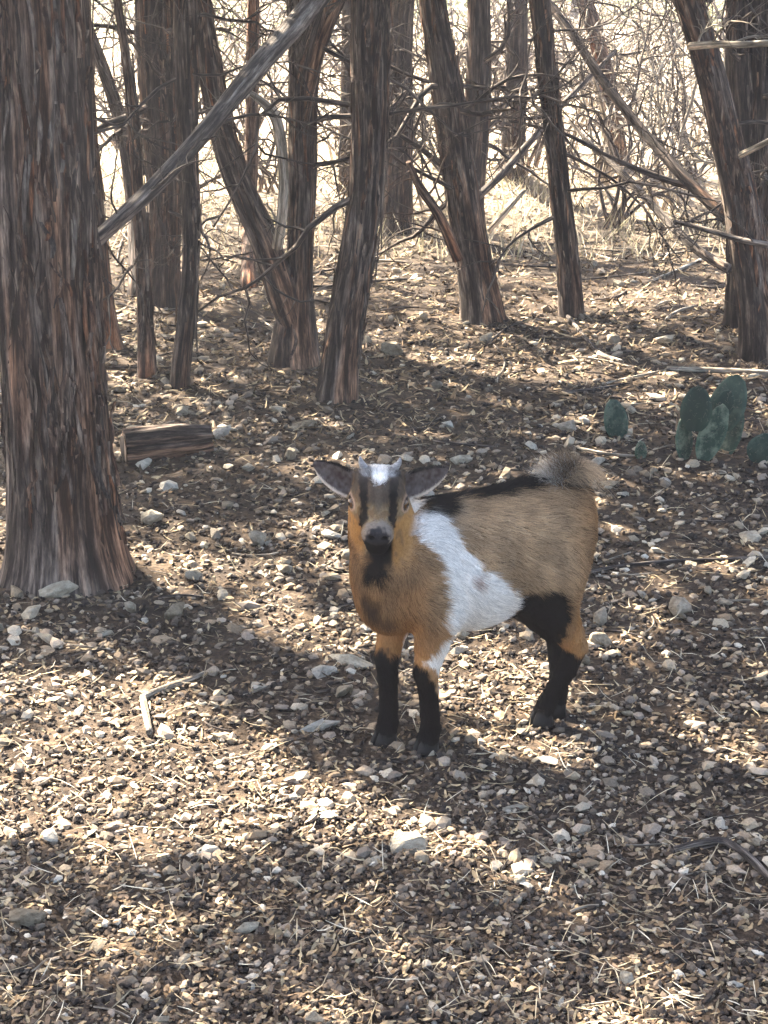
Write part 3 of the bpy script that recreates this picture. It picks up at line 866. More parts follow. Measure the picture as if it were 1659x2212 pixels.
        w_or = np.clip(sstep(-0.27, -0.40, x) * 0.8 + sstep(0.36, 0.28, z) * 0.6 + sstep(-0.03, 0.04, x) * 0.7, 0, 1)
        C = tan_ * (1 - w_or[:, None]) + org * w_or[:, None]
        def mix(C, col, m):
            m = np.clip(m, 0, 1)[:, None]; return C * (1 - m) + np.asarray(col) * m
        C = mix(C, (0.30, 0.155, 0.062), 0.8 * sstep(-0.01, 0.05, x) * sstep(0.05, -0.03, y - 0.03))
        C = mix(C, drk, 0.40 * sstep(0.42, 0.68, nz3))
        P2 = np.stack([x, z], -1)
        body = sstep(0.03, 0.0, x - 0.02)
        # grey-brown withers, black stripe along the back
        C = mix(C, gry, sstep(0.49, 0.53, z + wob) * sstep(-0.12, -0.03, x) * 0.8)
        sw = 0.017 + 0.018 * sstep(-0.10, -0.03, x) + 0.006 * sstep(-0.10, -0.28, x)
        C = mix(C, blk, sstep(sw + 0.012, sw - 0.004, np.abs(y) + wob) * sstep(0.485, 0.515, z) * sstep(0.06, 0.0, x))
        # white saddle, both flanks
        C = mix(C, wht, sstep(-0.004, 0.005, poly(P2, WH) + wob * 0.8))
        sp = np.hypot((P2[:, 0] - SPOT[0]) / 0.9, P2[:, 1] - SPOT[1])
        C = mix(C, (0.42, 0.28, 0.22), 0.75 * sstep(0.017, 0.006, sp + wob * 0.6))
        # black hind legs and lower belly edge
        C = mix(C, blk, sstep(-0.003, 0.006, poly(P2, BK) + wob * 0.7))
        C = mix(C, blk, sstep(0.170, 0.155, z + wob) * (x < -0.2))
        C = mix(C, blk, sstep(0.30, 0.27, z) * sstep(0.045, 0.03, y + wob) * (x < -0.2))
        # black front stockings
        leg = np.where(y > 0, 0.178 + np.clip((x + 0.014) * 1.6, -0.04, 0.03), 0.205 + (x - 0.03) * 0.3)
        C = mix(C, blk, sstep(leg + 0.008, leg - 0.006, z + wob * 0.9) * (x > -0.12))
        # chest and throat
        thr = np.hypot(y - 0.012, (z - 0.415) * 0.45)
        def seg(a, b):
            ab = b - a; t = np.clip(((P - a) @ ab) / (ab @ ab), 0, 1)
            return np.linalg.norm(P - (a + t[:, None] * ab), axis=1)
        C = mix(C, blk, 0.97 * sstep(0.030, 0.018, seg(t0, th_pos) + wob))
        C = mix(C, (0.03, 0.018, 0.012), 0.85 * sstep(0.036, 0.008, np.linalg.norm(P - t2, axis=1) + wob))
        C = mix(C, (0.05, 0.03, 0.02), 0.7 * sstep(0.028, 0.006, seg(t2 + np.array([0, 0, -0.02]), t3) + wob))
        # --- head
        ha, hb = np.array([-0.02, 0, -0.012]), np.array([0.09, 0, -0.035])
        hs = np.clip(((hc - ha) @ (hb - ha)) / ((hb - ha) @ (hb - ha)), 0, 1)
        hd = sstep(0.100, 0.062, np.linalg.norm(hc - ha - hs[:, None] * (hb - ha), axis=1)) * sstep(-0.085, -0.055, hx)
        hw = (nz2 - 0.5) * 0.010 + (nz1 - 0.5) * 0.006
        Ch = np.broadcast_to(np.array([0.165, 0.105, 0.050]), P.shape).copy()
        Ch = mix(Ch, (0.26, 0.195, 0.115), 0.7 * sstep(0.45, 0.6, nz2))
        Ch = mix(Ch, (0.35, 0.175, 0.058), sstep(-0.008, -0.026, hz + hw) * sstep(0.018, 0.034, ay))
        Ch = mix(Ch, (0.052, 0.039, 0.030), 0.9 * sstep(0.012, 0.030, hz + hw))
        Ch = mix(Ch, (0.10, 0.075, 0.055), 0.7 * sstep(0.008, 0.002, ay + hw) * sstep(0.0, 0.02, hz))
        Ch = mix(Ch, (0.14, 0.085, 0.05), 0.55 * sstep(0.5, 0.75, vnoise(P * np.array([120, 120, 60]), 12)))
        # dark stripe: horn to inner eye corner to muzzle
        sx = np.interp(hx, [-0.03, 0.0, 0.03, 0.07], [0.027, 0.030, 0.029, 0.026])
        st = np.abs(ay - sx + hw * 0.6)
        Ch = mix(Ch, blk * 1.2, 0.98 * sstep(0.0115, 0.0065, st + 0.002 * sstep(0.0, 0.06, hx)) * sstep(-0.03, -0.015, hx) * sstep(0.088, 0.070, hx) * (hz > -0.034))
        # white blaze on the forehead running to both horns
        bl = sstep(0.015, 0.010, ay - 0.004 * sstep(0.045, 0.06, hz) + hw) * sstep(0.045, 0.050, hz + hw - 0.12 * np.minimum(ay, 0.02))
        Ch = mix(Ch, wht, bl)
        Ch = mix(Ch, (0.45, 0.44, 0.43), 0.8 * sstep(0.012, 0.006, np.abs(ay - 0.024) + hw) * sstep(0.052, 0.058, hz))
        # grey ring round the nose, black nose, lips and chin
        rg = np.linalg.norm((hc - np.array([0.100, 0, -0.028])) / np.array([1.0, 0.95, 1.0]), axis=1)
        Ch = mix(Ch, (0.19, 0.16, 0.135), 0.85 * sstep(0.039, 0.031, rg + hw) * (hz > -0.045))
        Ch = mix(Ch, (0.022, 0.0215, 0.024), sstep(0.0265, 0.0225, rg + hw * 0.6))
        Ch = mix(Ch, (0.0015, 0.0015, 0.0015), sstep(0.0085, 0.0055, np.sqrt(((hx - 0.107) * 0.6) ** 2 + (ay - 0.0115) ** 2 + ((hz + 0.0205) * 1.5) ** 2)))
        Ch = mix(Ch, blk, sstep(0.040, 0.050, hx + hw) * sstep(-0.030, -0.038, hz + hw * 0.5) * sstep(0.034, 0.026, ay))
        # eye rims
        er = np.sqrt(((hx - 0.007) / 1.15) ** 2 + (ay - 0.053) ** 2 + ((hz - 0.002) / 0.85) ** 2)
        Ch = mix(Ch, (0.38, 0.25, 0.17), sstep(0.0225, 0.0185, er))
        Ch = mix(Ch, (0.02, 0.016, 0.014), sstep(0.0165, 0.0145, er))
        C = mix(C, Ch, hd)
        # --- ears
        for (base, u, v, nrm, ln) in EAR:
            q = P - base; a = q @ u; b = q @ v; c = q @ nrm
            t = a / ln
            ine = (t > 0.12) & (t < 1.1) & (np.abs(b) < 0.045) & (np.abs(c - 7.5 * b * b) < 0.03) & (hd < 2)
            inner = (c - (7.5 * b * b - 0.006)) > 0
            Wd = 0.0295 * np.power(np.clip(np.sin(np.pi * np.clip(0.26 + 0.74 * t, 0, 1)), 0, 1), 0.60)
            e = np.where(inner[:, None], np.array([0.070, 0.054, 0.050]) + 0.08 * (nz2[:, None] - 0.35), np.array([0.06, 0.048, 0.04]))
            rim = sstep(0.70, 0.88, -b / np.maximum(Wd, 1e-4)) * (t < 0.93)
            e = e * (1 - rim[:, None]) + np.array([0.62, 0.52, 0.42]) * rim[:, None]
            rim2 = sstep(0.70, 0.86, b / np.maximum(Wd, 1e-4)) * (t > 0.3)
            e = e * (1 - rim2[:, None]) + blk * rim2[:, None]
            C = np.where((ine & (ay > 0.052))[:, None], np.clip(e, 0.008, 1), C)
        # tail
        tl = np.linalg.norm(P - np.array([-0.372, 0, 0.560]), axis=1)
        C = mix(C, (0.17, 0.13, 0.10), sstep(0.06, 0.04, tl) * (z > 0.535))
        # hooves
        C = mix(C, (0.005, 0.005, 0.006), sstep(0.040, 0.034, z))
        return np.clip(C, 0.002, 0.92)

    C = coat(V)
    # materials
    m = NT("goat_hide")
    a = m.attr("col")
    nb_ = m.noise(a.outputs["Vector"], 5)
    tc = m.n("ShaderNodeTexCoord")
    nf = m.noise(tc.outputs["Object"], 260, 3, 0.7, (1, 1, 0.4))
    m.principled(m.mul(a.outputs["Color"], m.ramp(nf, [(0.3, (0.72, 0.72, 0.72)), (0.7, (1.1, 1.1, 1.1))])), 0.85, m.bump(nf, 0.5, 0.002), 0.04)
    hide = m.m
    m = NT("goat_hair")
    a = m.attr("col")
    pr = m.n("ShaderNodeBsdfDiffuse"); m.l(a.outputs["Color"], pr.inputs[0])
    tr = m.n("ShaderNodeBsdfTranslucent"); m.l(a.outputs["Color"], tr.inputs[0])
    gl = m.n("ShaderNodeBsdfGlossy"); gl.inputs["Roughness"].default_value = 0.5; gl.inputs[0].default_value = (0.7, 0.7, 0.7, 1)
    mx = m.n("ShaderNodeMixShader"); mx.inputs[0].default_value = 0.30; m.l(pr.outputs[0], mx.inputs[1]); m.l(tr.outputs[0], mx.inputs[2])
    mx2 = m.n("ShaderNodeMixShader"); mx2.inputs[0].default_value = 0.012; m.l(mx.outputs[0], mx2.inputs[1]); m.l(gl.outputs[0], mx2.inputs[2])
    m.l(mx2.outputs[0], m.out.inputs[0])
    hairm = m.m
    m = NT("goat_eye"); m.principled((0.075, 0.032, 0.010), 0.06, None, 0.6); eyem = m.m
    m = NT("eye_pupil"); m.principled((0.004, 0.004, 0.004), 0.08, None, 0.6); pupm = m.m
    m = NT("goat_horn"); tc = m.n("ShaderNodeTexCoord")
    m.principled(m.ramp(m.noise(tc.outputs["Object"], 120, 3, 0.6, (1, 1, 3)), [(0.3, (0.14, 0.13, 0.13)), (0.7, (0.36, 0.35, 0.34))]), 0.55); hornm = m.m
    m = NT("goat_hoof"); m.principled((0.011, 0.0105, 0.011), 0.5, None, 0.2); hoofm = m.m

    root = empty("goat", GO)
    MW = np.stack([GF, GL, [0, 0, 1]], 0)        # local row vector @ MW -> world
    toW = lambda P: P @ MW
    tag(root, "small brown goat with white saddle patch and black legs, standing and looking out", "goat")
    ac = Acc(); ac.add(toW(V), Q, C)
    body = ac.obj("body", hide, root)

    # hooves: two claws per foot
    for fx, fy in ((-0.026, 0.036), (0.036, -0.035), (-0.306, 0.027), (-0.360, -0.008)):
        for s in (-1, 1):
            ac = Acc()
            prof = [(-0.022, 0.004, 0.034), (0.0, -0.004, 0.026), (0.018, -0.014, 0.020), (0.026, -0.020, 0.016)]
            zs = [0.040, 0.028, 0.014, -0.006]
            xs0 = [-0.018, -0.020, -0.022, -0.024]; xs1 = [0.016, 0.022, 0.029, 0.036]
            ring = []
            for z, x0, x1 in zip(zs, xs0, xs1):
                wdt = 0.0135 + (0.040 - z) * 0.10
                for (uu, vv) in ((x0, 0.25), (x0 * 0.5, 1), (x1 * 0.5, 1), (x1, 0.45), (x1 * 0.8, 0.06), (x0 * 0.7, 0.06)):
                    ring.append((fx + uu, fy + s * (0.0006 + vv * wdt * 1.25), z))
            R = np.array(ring); f = []
            for k in range(3):
                for j in range(6):
                    f.append((k * 6 + j, k * 6 + (j + 1) % 6, k * 6 + 6 + (j + 1) % 6, k * 6 + 6 + j))
            ac.add(toW(R), f)
            ac.f.append(np.array([[18, 19, 20, 21], [18, 21, 22, 23], [0, 1, 2, 3], [0, 3, 4, 5]]))
            ac.obj("hoof", hoofm, root)
    # eyes
    for s in (-1, 1):
        ac = Acc()
        th = np.linspace(0, np.pi, 11); ph = np.linspace(0, 2 * np.pi, 16, endpoint=False)
        c = H(0.009, s * 0.0475, 0.002)
        n_ = (0.45 * HX + 0.89 * s * HY); n_ /= np.linalg.norm(n_)
        def ball(ac, c, r, flat=1.0):
            pts = [(np.array([math.sin(a) * math.cos(b), math.sin(a) * math.sin(b), math.cos(a)]) * r) for a in th for b in ph]
            pts = np.array(pts) + c
            f = [(i * 16 + j, i * 16 + (j + 1) % 16, i * 16 + 16 + (j + 1) % 16, i * 16 + 16 + j) for i in range(10) for j in range(16)]
            ac.add(toW(pts), f)
        ball(ac, c, 0.0122)
        eo = ac.obj("eye", eyem, root)
        ac = Acc()
        # slot pupil on the front of the ball
        hv = np.cross(HZ, n_); hv /= np.linalg.norm(hv)
        P = []
        for a in np.linspace(0, 2 * np.pi, 14, endpoint=False):
            d = n_ * 1.0 + hv * 0.52 * math.cos(a) + HZ * 0.26 * math.sin(a)
            P.append(c + d / np.linalg.norm(d) * 0.01245)
        P.append(c + n_ * 0.0127)
        ac.add(toW(np.array(P)), [(i, (i + 1) % 14, 14) for i in range(14)])
        ac.obj("pupil", pupm, eo)
    # horn buds
    for s, dx in ((-1, -0.002), (1, 0.004)):
        ac = Acc()
        b0 = H(-0.026, s * 0.028, 0.048); 
        path = [b0, b0 + HZ * 0.013 + HY * s * 0.002, b0 + HZ * 0.024 + HY * (s * 0.006 + dx) - HX * 0.002, b0 + HZ * 0.034 + HY * (s * 0.008 + dx) - HX * 0.005]
        tube(ac, toW(np.array(path)), [0.0095, 0.0085, 0.0055, 0.0012], 10, sub=3)
        ac.obj("horn", hornm, root)

    # --- hair
    tri_a = 0.5 * np.linalg.norm(fn, axis=1)
    fc = V[Q].mean(1); fnn = fn / (np.linalg.norm(fn, axis=1)[:, None] + 1e-12)
    hcF = (fc - E0) @ HM.T
    headw = sstep(-0.06, -0.03, hcF[:, 0]) * (np.linalg.norm(hcF, axis=1) < 0.17)
    low = fc[:, 2] < 0.026
    nose = np.linalg.norm(hcF - np.array([0.100, 0, -0.028]), axis=1) < 0.027
    eyez = np.sqrt(hcF[:, 0] ** 2 + (np.abs(hcF[:, 1]) - 0.054) ** 2 + hcF[:, 2] ** 2) < 0.0165
    w = tri_a * (1 + 1.5 * headw); w[low | nose | eyez] = 0
    NH = 130000
    pick = RNG.choice(len(Q), NH, p=w / w.sum())
    uv = RNG.random((NH, 2))
    q = V[Q[pick]]
    P0 = (q[:, 0] * (1 - uv[:, :1]) + q[:, 1] * uv[:, :1]) * (1 - uv[:, 1:]) + (q[:, 3] * (1 - uv[:, :1]) + q[:, 2] * uv[:, :1]) * uv[:, 1:]
    Nn = fnn[pick]
    if ((V[Q].mean(1) - np.array([-0.15, 0, 0.4])) * fnn)[fc[:, 2] > 0.45].sum() < 0:
        Nn = -Nn
    hc = (P0 - E0) @ HM.T
    ha, hb = np.array([-0.02, 0, -0.012]), np.array([0.09, 0, -0.035])
    hs = np.clip(((hc - ha) @ (hb - ha)) / ((hb - ha) @ (hb - ha)), 0, 1)
    hw_ = (sstep(0.115, 0.060, np.linalg.norm(hc - ha - hs[:, None] * (hb - ha), axis=1)) * sstep(-0.10, -0.05, hc[:, 0]))
    hw_ = np.maximum(hw_, (np.abs(hc[:, 1]) > 0.056) & (hc[:, 2] > -0.01) & (np.linalg.norm(hc, axis=1) < 0.19) & (hc[:, 0] > -0.08))[:, None]
    legw = sstep(0.30, 0.22, P0[:, 2])[:, None]
    neckw = (sstep(0.01, 0.05, P0[:, 0]) * (1 - hw_[:, 0]))[:, None]
    D = np.array([-0.85, 0, -0.55]) * (1 - legw) + np.array([-0.12, 0, -1.0]) * legw
    D = D * (1 - neckw) + (np.array([-0.2, 0, -1.0])) * neckw
    Dh = -HX[None, :] * 0.7 + HZ[None, :] * np.where(hc[:, 2:] > 0.0, 0.55, -0.35) + HY[None, :] * np.sign(hc[:, 1:2]) * 0.25
    D = D * (1 - hw_) + Dh * hw_
    swirl = vnoise(P0 * 22, 9)[:, None] - 0.5; swirl2 = vnoise(P0 * 22 + 50, 10)[:, None] - 0.5
    D = D + 0.7 * swirl * np.array([0.3, 1, 0.3]) + 0.7 * swirl2 * np.array([0.5, 0.2, -1]) + RNG.normal(0, 0.16, (NH, 3))
    D = D - (D * Nn).sum(1)[:, None] * Nn; D /= np.linalg.norm(D, axis=1)[:, None] + 1e-9
    ln = 0.020 * (1 - 0.45 * legw[:, 0]) * (1 - 0.68 * hw_[:, 0]) * (0.6 + 0.8 * RNG.random(NH))
    ln *= 1 + 0.5 * sstep(0.50, 0.53, P0[:, 2]) * (P0[:, 0] < 0) * (1 - hw_[:, 0])
    blz = sstep(0.024, 0.016, np.abs(hc[:, 1])) * sstep(0.042, 0.050, hc[:, 2]) * hw_[:, 0]
    ln *= 1 + 0.7 * blz
    lift = 0.30 + 0.15 * RNG.random(NH)
    lift = lift * (1 - 0.2 * hw_[:, 0])
    Ccol = coat(P0) * (0.62 + 0.72 * RNG.random((NH, 1)) ** 1.2)
    dk = (RNG.random(NH) < 0.16) & (P0[:, 2] > 0.30) & (Ccol.sum(1) > 0.2) & (Ccol.sum(1) < 1.2)
    Ccol[dk] *= 0.22
    K = 4
    u = np.linspace(0, 1, K)
    pts = P0[:, None, :] - Nn[:, None, :] * 0.0012 + ln[:, None, None] * (D[:, None, :] * u[None, :, None] * (0.75 + 0.25 * u[None, :, None]) + Nn[:, None, :] * (lift[:, None, None] * (u - 0.55 * u * u)[None, :, None]))
    # the tail brush: long hairs fanning from the upright tail
    NTl = 5200
    tt = RNG.random(NTl)
    tp = np.stack([np.interp(tt, [0, .5, 1], [-0.318, -0.350, -0.378]), RNG.normal(0, 0.012, NTl), np.interp(tt, [0, .5, 1], [0.525, 0.550, 0.560])], -1)
    ang = RNG.normal(0, 1, (NTl, 3)) * np.array([0.50, 0.55, 0.40])
    td = np.array([0.10, 0.08, 1.05]) + ang + np.stack([0.75 - tt * 1.5, 0 * tt, 0.25 - tt * 0.5], -1)
    td /= np.linalg.norm(td, axis=1)[:, None]
    tl = 0.034 + 0.044 * RNG.random(NTl)
    cv = (np.array([-0.22, 0.16, -0.90]) * (0.35 + 0.9 * (td[:, :1] < 0.0)))[:, None, :]
    tpts = tp[:, None, :] + tl[:, None, None] * (td[:, None, :] * u[None, :, None] + cv * (u * u)[None, :, None] * 0.75 + RNG.normal(0, 0.05, (NTl, 1, 3)) * (u * u)[None, :, None])
    tc_ = np.where((td[:, :1] < -0.05) & (RNG.random((NTl, 1)) < 0.9), np.array([0.56, 0.40, 0.25]), np.where(td[:, :1] > 0.45, np.array([0.42, 0.40, 0.37]), np.where(RNG.random((NTl, 1)) < 0.6, np.array([0.09, 0.065, 0.045]), np.array([0.30, 0.23, 0.16])))) * (0.55 + 0.75 * RNG.random((NTl, 1)))
    # ear fringe hairs and long hair under the throat come with the coat itself
    def curves(name, pts, col, rad):
        n, k, _ = pts.shape
        cd = bpy.data.hair_curves.new(name)
        cd.add_curves([k] * n)
        cd.attributes["position"].data.foreach_set("vector", toW(pts.reshape(-1, 3)).astype(np.float32).ravel())
        r = cd.attributes.get("radius") or cd.attributes.new("radius", 'FLOAT', 'POINT')
        rr = np.tile(np.linspace(1, 0.12, k), n) * rad
        r.data.foreach_set("value", rr.astype(np.float32))
        a = cd.attributes.new("col", 'FLOAT_COLOR', 'CURVE')
        c4 = np.ones((n, 4), np.float32); c4[:, :3] = col
        a.data.foreach_set("color", c4.ravel())
        cd.materials.append(hairm)
        o = bpy.data.objects.new(name, cd)
        link(o, root)
        return o
    curves("coat_hair", pts, Ccol, 0.00042)["kind"] = "stuff"
    curves("tail_hair", tpts, tc_, 0.00038)["kind"] = "stuff"
    return root

goat = build_goat()
# ------------------------------------------------------------------ stones
import bmesh

def stone_material(name, a, b, c, moss=(0.9, 0.95, 0.75)):
    m = NT(name)
    tc = m.n("ShaderNodeTexCoord"); P = tc.outputs["Object"]
    oi = m.n("ShaderNodeObjectInfo")
    ad = m.n("ShaderNodeVectorMath", operation='ADD'); sc = m.n("ShaderNodeVectorMath", operation='SCALE'); sc.inputs[3].default_value = 37.0
    cmb = m.n("ShaderNodeCombineXYZ"); m.l(oi.outputs["Random"], cmb.inputs[0]); m.l(oi.outputs["Random"], cmb.inputs[1]); m.l(cmb.outputs[0], sc.inputs[0])
    m.l(P, ad.inputs[0]); m.l(sc.outputs[0], ad.inputs[1]); P = ad.outputs[0]
    n1 = m.noise(P, 2.2, 6, 0.65); n2_ = m.noise(P, 9, 5, 0.7)
    col = m.ramp(n1, [(0.30, a), (0.5, b), (0.72, c)])
    col = m.mul(col, m.ramp(n2_, [(0.3, (0.62, 0.60, 0.57)), (0.65, (1.08, 1.08, 1.06))]))
    col = m.mul(col, m.ramp(oi.outputs["Random"], [(0.0, (0.66, 0.57, 0.46)), (0.4, (0.98, 0.91, 0.80)), (0.75, (1.08, 1.03, 0.94)), (1.0, (0.84, 0.79, 0.74))]))
    m.principled(col, 0.9, m.bump(n2_, 0.7, 0.05, m.bump(n1, 0.5, 0.08)), 0.2)
    return m.m
LIMESTONE = stone_material("limestone", (0.28, 0.24, 0.19), (0.46, 0.42, 0.355), (0.62, 0.58, 0.51))
LIMESTONE_PALE = stone_material("pale_limestone", (0.50, 0.47, 0.43), (0.68, 0.65, 0.60), (0.80, 0.77, 0.72))

def rock_mesh(seed, dims=(1, 0.8, 0.5), npts=15, mat=None):
    rng = np.random.default_rng(seed)
    bm = bmesh.new()
    for _ in range(npts):
        v = rng.normal(0, 1, 3); v /= np.abs(v).max() ** 0.6 * np.linalg.norm(v) ** 0.4
        v *= rng.uniform(0.75, 1.0) * 0.5
        bm.verts.new(v * np.array(dims))
    r = bmesh.ops.convex_hull(bm, input=bm.verts[:])
    bmesh.ops.delete(bm, geom=[v for v in bm.verts if not v.link_faces], context='VERTS')
    bmesh.ops.dissolve_limit(bm, angle_limit=0.16, verts=bm.verts[:], edges=bm.edges[:])
    bmesh.ops.bevel(bm, geom=bm.edges[:], offset=0.030, segments=1, affect='EDGES', clamp_overlap=True)
    for v in bm.verts:
        v.co += Vector(rng.normal(0, 0.010, 3))
    bmesh.ops.triangulate(bm, faces=bm.faces[:])
    me = bpy.data.meshes.new("limestone_rock"); bm.to_mesh(me); bm.free()
    me.materials.append(mat or LIMESTONE)
    return me

ROCKS = [rock_mesh(i, d) for i, d in enumerate([(1, .8, .55), (1, .7, .42), (1, .9, .7), (1, .6, .35), (1, .75, .5), (1, .85, .3), (1, .65, .6), (1, .95, .45), (1, .55, .45), (1, .8, .38), (1, .7, .65), (1, .9, .33)])]
PALE = [rock_mesh(40 + i, d, 14, LIMESTONE_PALE) for i, d in enumerate([(1, .7, .4), (1, .8, .55), (1, .55, .18), (1, .75, .3)])]

def place_rock(px, py, wpx, label, rng, me=None, hfac=None, rot=None, tilt=0.25, group=None, sink=0.10, yfac=None):
    """py is the pixel of the stone's foot"""
    p = ground_at(px, py)
    size = wpx * float(project(p)[2]) / FPX
    o = bpy.data.objects.new("limestone_rock", me or ROCKS[rng.integers(len(ROCKS))])
    sz = size * np.array([1.0, (yfac or rng.uniform(0.8, 1.15)), (hfac or rng.uniform(0.8, 1.25))])
    o.scale = sz
    o.rotation_euler = (rng.normal(0, tilt), rng.normal(0, tilt), rng.uniform(0, 6.28) if rot is None else rot)
    # rest on the ground, slightly sunk
    zs = np.array([v.co[:] for v in o.data.vertices]) * sz
    R = np.array(o.rotation_euler.to_matrix())
    w = zs @ R.T
    zmin, h = w[:, 2].min(), np.ptp(w[:, 2])
    ext = abs(w[:, 1].min()) * 0.5
    o.location = (p[0], p[1] + ext, float(ground_h(p[0], p[1] + ext)) - zmin - h * sink)
    link(o)
    tag(o, label, "rock", group or "limestone stones lying on the soil")
    return o

rr = np.random.default_rng(3)
for px, py, w, me, hf, rot, tl, yf, lab in [
    (128, 1288, 122, ROCKS[2], 0.75, 0.3, .1, .8, "rounded mossy stone lying at the foot of the largest trunk"),
    (66, 1338, 74, ROCKS[1], 0.9, 1.2, .1, .8, "low grey stone in front of the mossy stone by the largest trunk"),
    (28, 1290, 60, ROCKS[4], 0.8, 2.2, .1, .8, "flat stone beside the left foot of the largest trunk"),
    (232, 1375, 52, ROCKS[8], 0.8, .5, .2, .8, "wedge shaped tan stone among litter below the largest trunk"),
    (285, 1330, 56, ROCKS[0], 0.8, 1.0, .2, .8, "broad brown stone right of the mossy stone"),
    (556, 1180, 50, ROCKS[2], 1.5, .4, .15, .7, "upright pointed stone standing in the sunlit strip"),
    (418, 1252, 52, ROCKS[6], 0.9, .2, .2, .8, "tan block of stone in the bright patch beside the largest trunk"),
    (408, 1168, 42, ROCKS[10], 0.9, 2.0, .2, .8, "small square stone behind the bright patch"),
    (690, 1580, 108, PALE[2], 1.3, 0.25, .12, .5, "thin white slab lying flat near the goat's front hoof"),
    (702, 1462, 66, PALE[1], 1.0, .6, .2, .8, "blocky pale stone between bent stick and the goat"),
    (758, 1442, 138, ROCKS[3], 0.62, -0.42, .06, .55, "long slab like a plank lying before the goat's front legs"),
    (562, 1490, 50, PALE[3], 1.0, .9, .2, .7, "pale rounded stone in shade, left of the white slab"),
    (56, 2003, 96, ROCKS[2], 0.85, 0.25, .1, .6, "large tan stone with a crack, alone on the dark soil"),
    (885, 1838, 112, ROCKS[5], 1.1, 0.0, .25, .7, "tilted flat stone with a shaded hollow beneath it"),
    (1118, 1752, 78, PALE[2], 1.0, 0.1, .1, .45, "thin pale slab in the goat's shadow"),
    (1208, 1822, 38, PALE[1], 1.4, .7, .2, .7, "small white triangular stone standing in the goat's shadow"),
    (104, 1822, 74, PALE[0], 1.1, 1.9, .15, .8, "bright sunlit stone with an orange tint in the large sun patch"),
    (705, 1772, 52, PALE[1], 1.0, 2.6, .2, .8, "knobbly pale stone at the edge of the sun patch"),
    (1300, 1398, 76, ROCKS[0], 0.9, .3, .15, .7, "sunlit stone just behind the goat's hind legs"),
    (992, 1416, 48, PALE[1], 1.0, .5, .15, .7, "bright stone seen under the goat's belly"),
    (996, 1002, 62, ROCKS[4], 0.8, .8, .15, .7, "grey stone behind the goat's withers"),
    (656, 925, 74, ROCKS[1], 0.7, .1, .1, .7, "wide flat stone near the curved trunk"),
    (496, 930, 62, PALE[3], 0.9, .2, .1, .7, "pale stone right of the split log"),
    (846, 768, 68, ROCKS[6], 0.9, .1, .1, .7, "sunlit tan boulder right of the curved trunk"),
    (628, 994, 46, ROCKS[2], 1.3, 1.4, .3, .6, "leaning wedge stone behind the goat's ear"),
    (1292, 1006, 48, PALE[1], 1.0, .9, .15, .7, "pale stone right of the goat's tail"),
    (1436, 1046, 42, PALE[0], 1.2, 2.0, .2, .7, "pale jagged stone in front of the prickly pear"),
    (532, 2016, 82, ROCKS[3], 1.0, 0.4, .15, .6, "long tan stone in the lower dark soil"),
    (396, 2088, 42, PALE[1], 1.0, 1.1, .2, .8, "bright angular stone near the long tan stone"),
    (1446, 2066, 44, PALE[3], 1.3, .5, .15, .8, "white stone, larger of a loose trio on dark soil"),
    (1505, 2108, 52, PALE[0], 1.0, 2.3, .2, .6, "white elongated stone, middle of a loose trio"),
    (1590, 2136, 42, PALE[1], .9, .2, .2, .7, "grey white stone, flattest of a loose trio"),
    (1558, 1790, 46, PALE[1], .9, 1.7, .2, .7, "pale chunk with a pink pebble beside it"),
    (1330, 744, 60, ROCKS[0], .8, .6, .1, .7, "tan stone beside the fallen forked stick"),
    (1440, 742, 60, ROCKS[7], .7, .4, .1, .7, "grey stone near the large leaning juniper's foot"),
    (290, 942, 60, ROCKS[2], 0.8, .9, .1, .7, "dark stone behind the split log"),
    (100, 1392, 70, ROCKS[9], .9, 2.9, .15, .7, "low tan stone at the edge of the sun patch below the mossy stone"),
    (170, 1545, 50, PALE[0], .8, 1.3, .2, .7, "bleached stone sunk in the sunlit litter"),
    (450, 1850, 60, PALE[1], .8, .7, .2, .8, "grey stone where sun and shade meet"),
    (1520, 928, 40, ROCKS[4], .9, .7, .2, .8, "stone wedged behind the prickly pear"),
    ]:
    place_rock(px, py, w, lab, rr, me, hf, rot, tl, None, 0.14, yf)

# the many smaller chips, as individuals
occupied = []
def rnd_rock(n, ylo, yhi, slo, shi, label, group, pale=0.35):
    for _ in range(n):
        px, py = rr.uniform(-30, 1690), rr.uniform(ylo, yhi)
        s = slo * (shi / slo) ** (rr.random() ** 1.7)
        if 780 < px < 1000 and 1560 < py < 1640: continue
        me = PALE[rr.integers(len(PALE))] if rr.random() < pale else None
        if me is None: me = ROCKS[rr.integers(len(ROCKS))]
        zz = np.ptp([v.co[2] for v in me.vertices])
        shape = "thin flat" if zz < 0.33 else ("thick blocky" if zz > 0.5 else "angular")
        place_rock(px, py, s, label % (("pale whitish" if me in PALE else "tan grey"), shape), rr, me, None, None, 0.3, group, 0.10)
rnd_rock(95, 1400, 2230, 20, 54, "small %s %s limestone chip lying loose on the open near soil", "limestone chips on the near soil")
rnd_rock(95, 880, 1400, 24, 68, "%s %s limestone rock in the litter around the goat and largest trunk", "limestone rocks around the goat")
rnd_rock(75, 560, 880, 14, 44, "%s %s limestone rock on the ground between the background trunks", "limestone rocks among the trunks", 0.25)

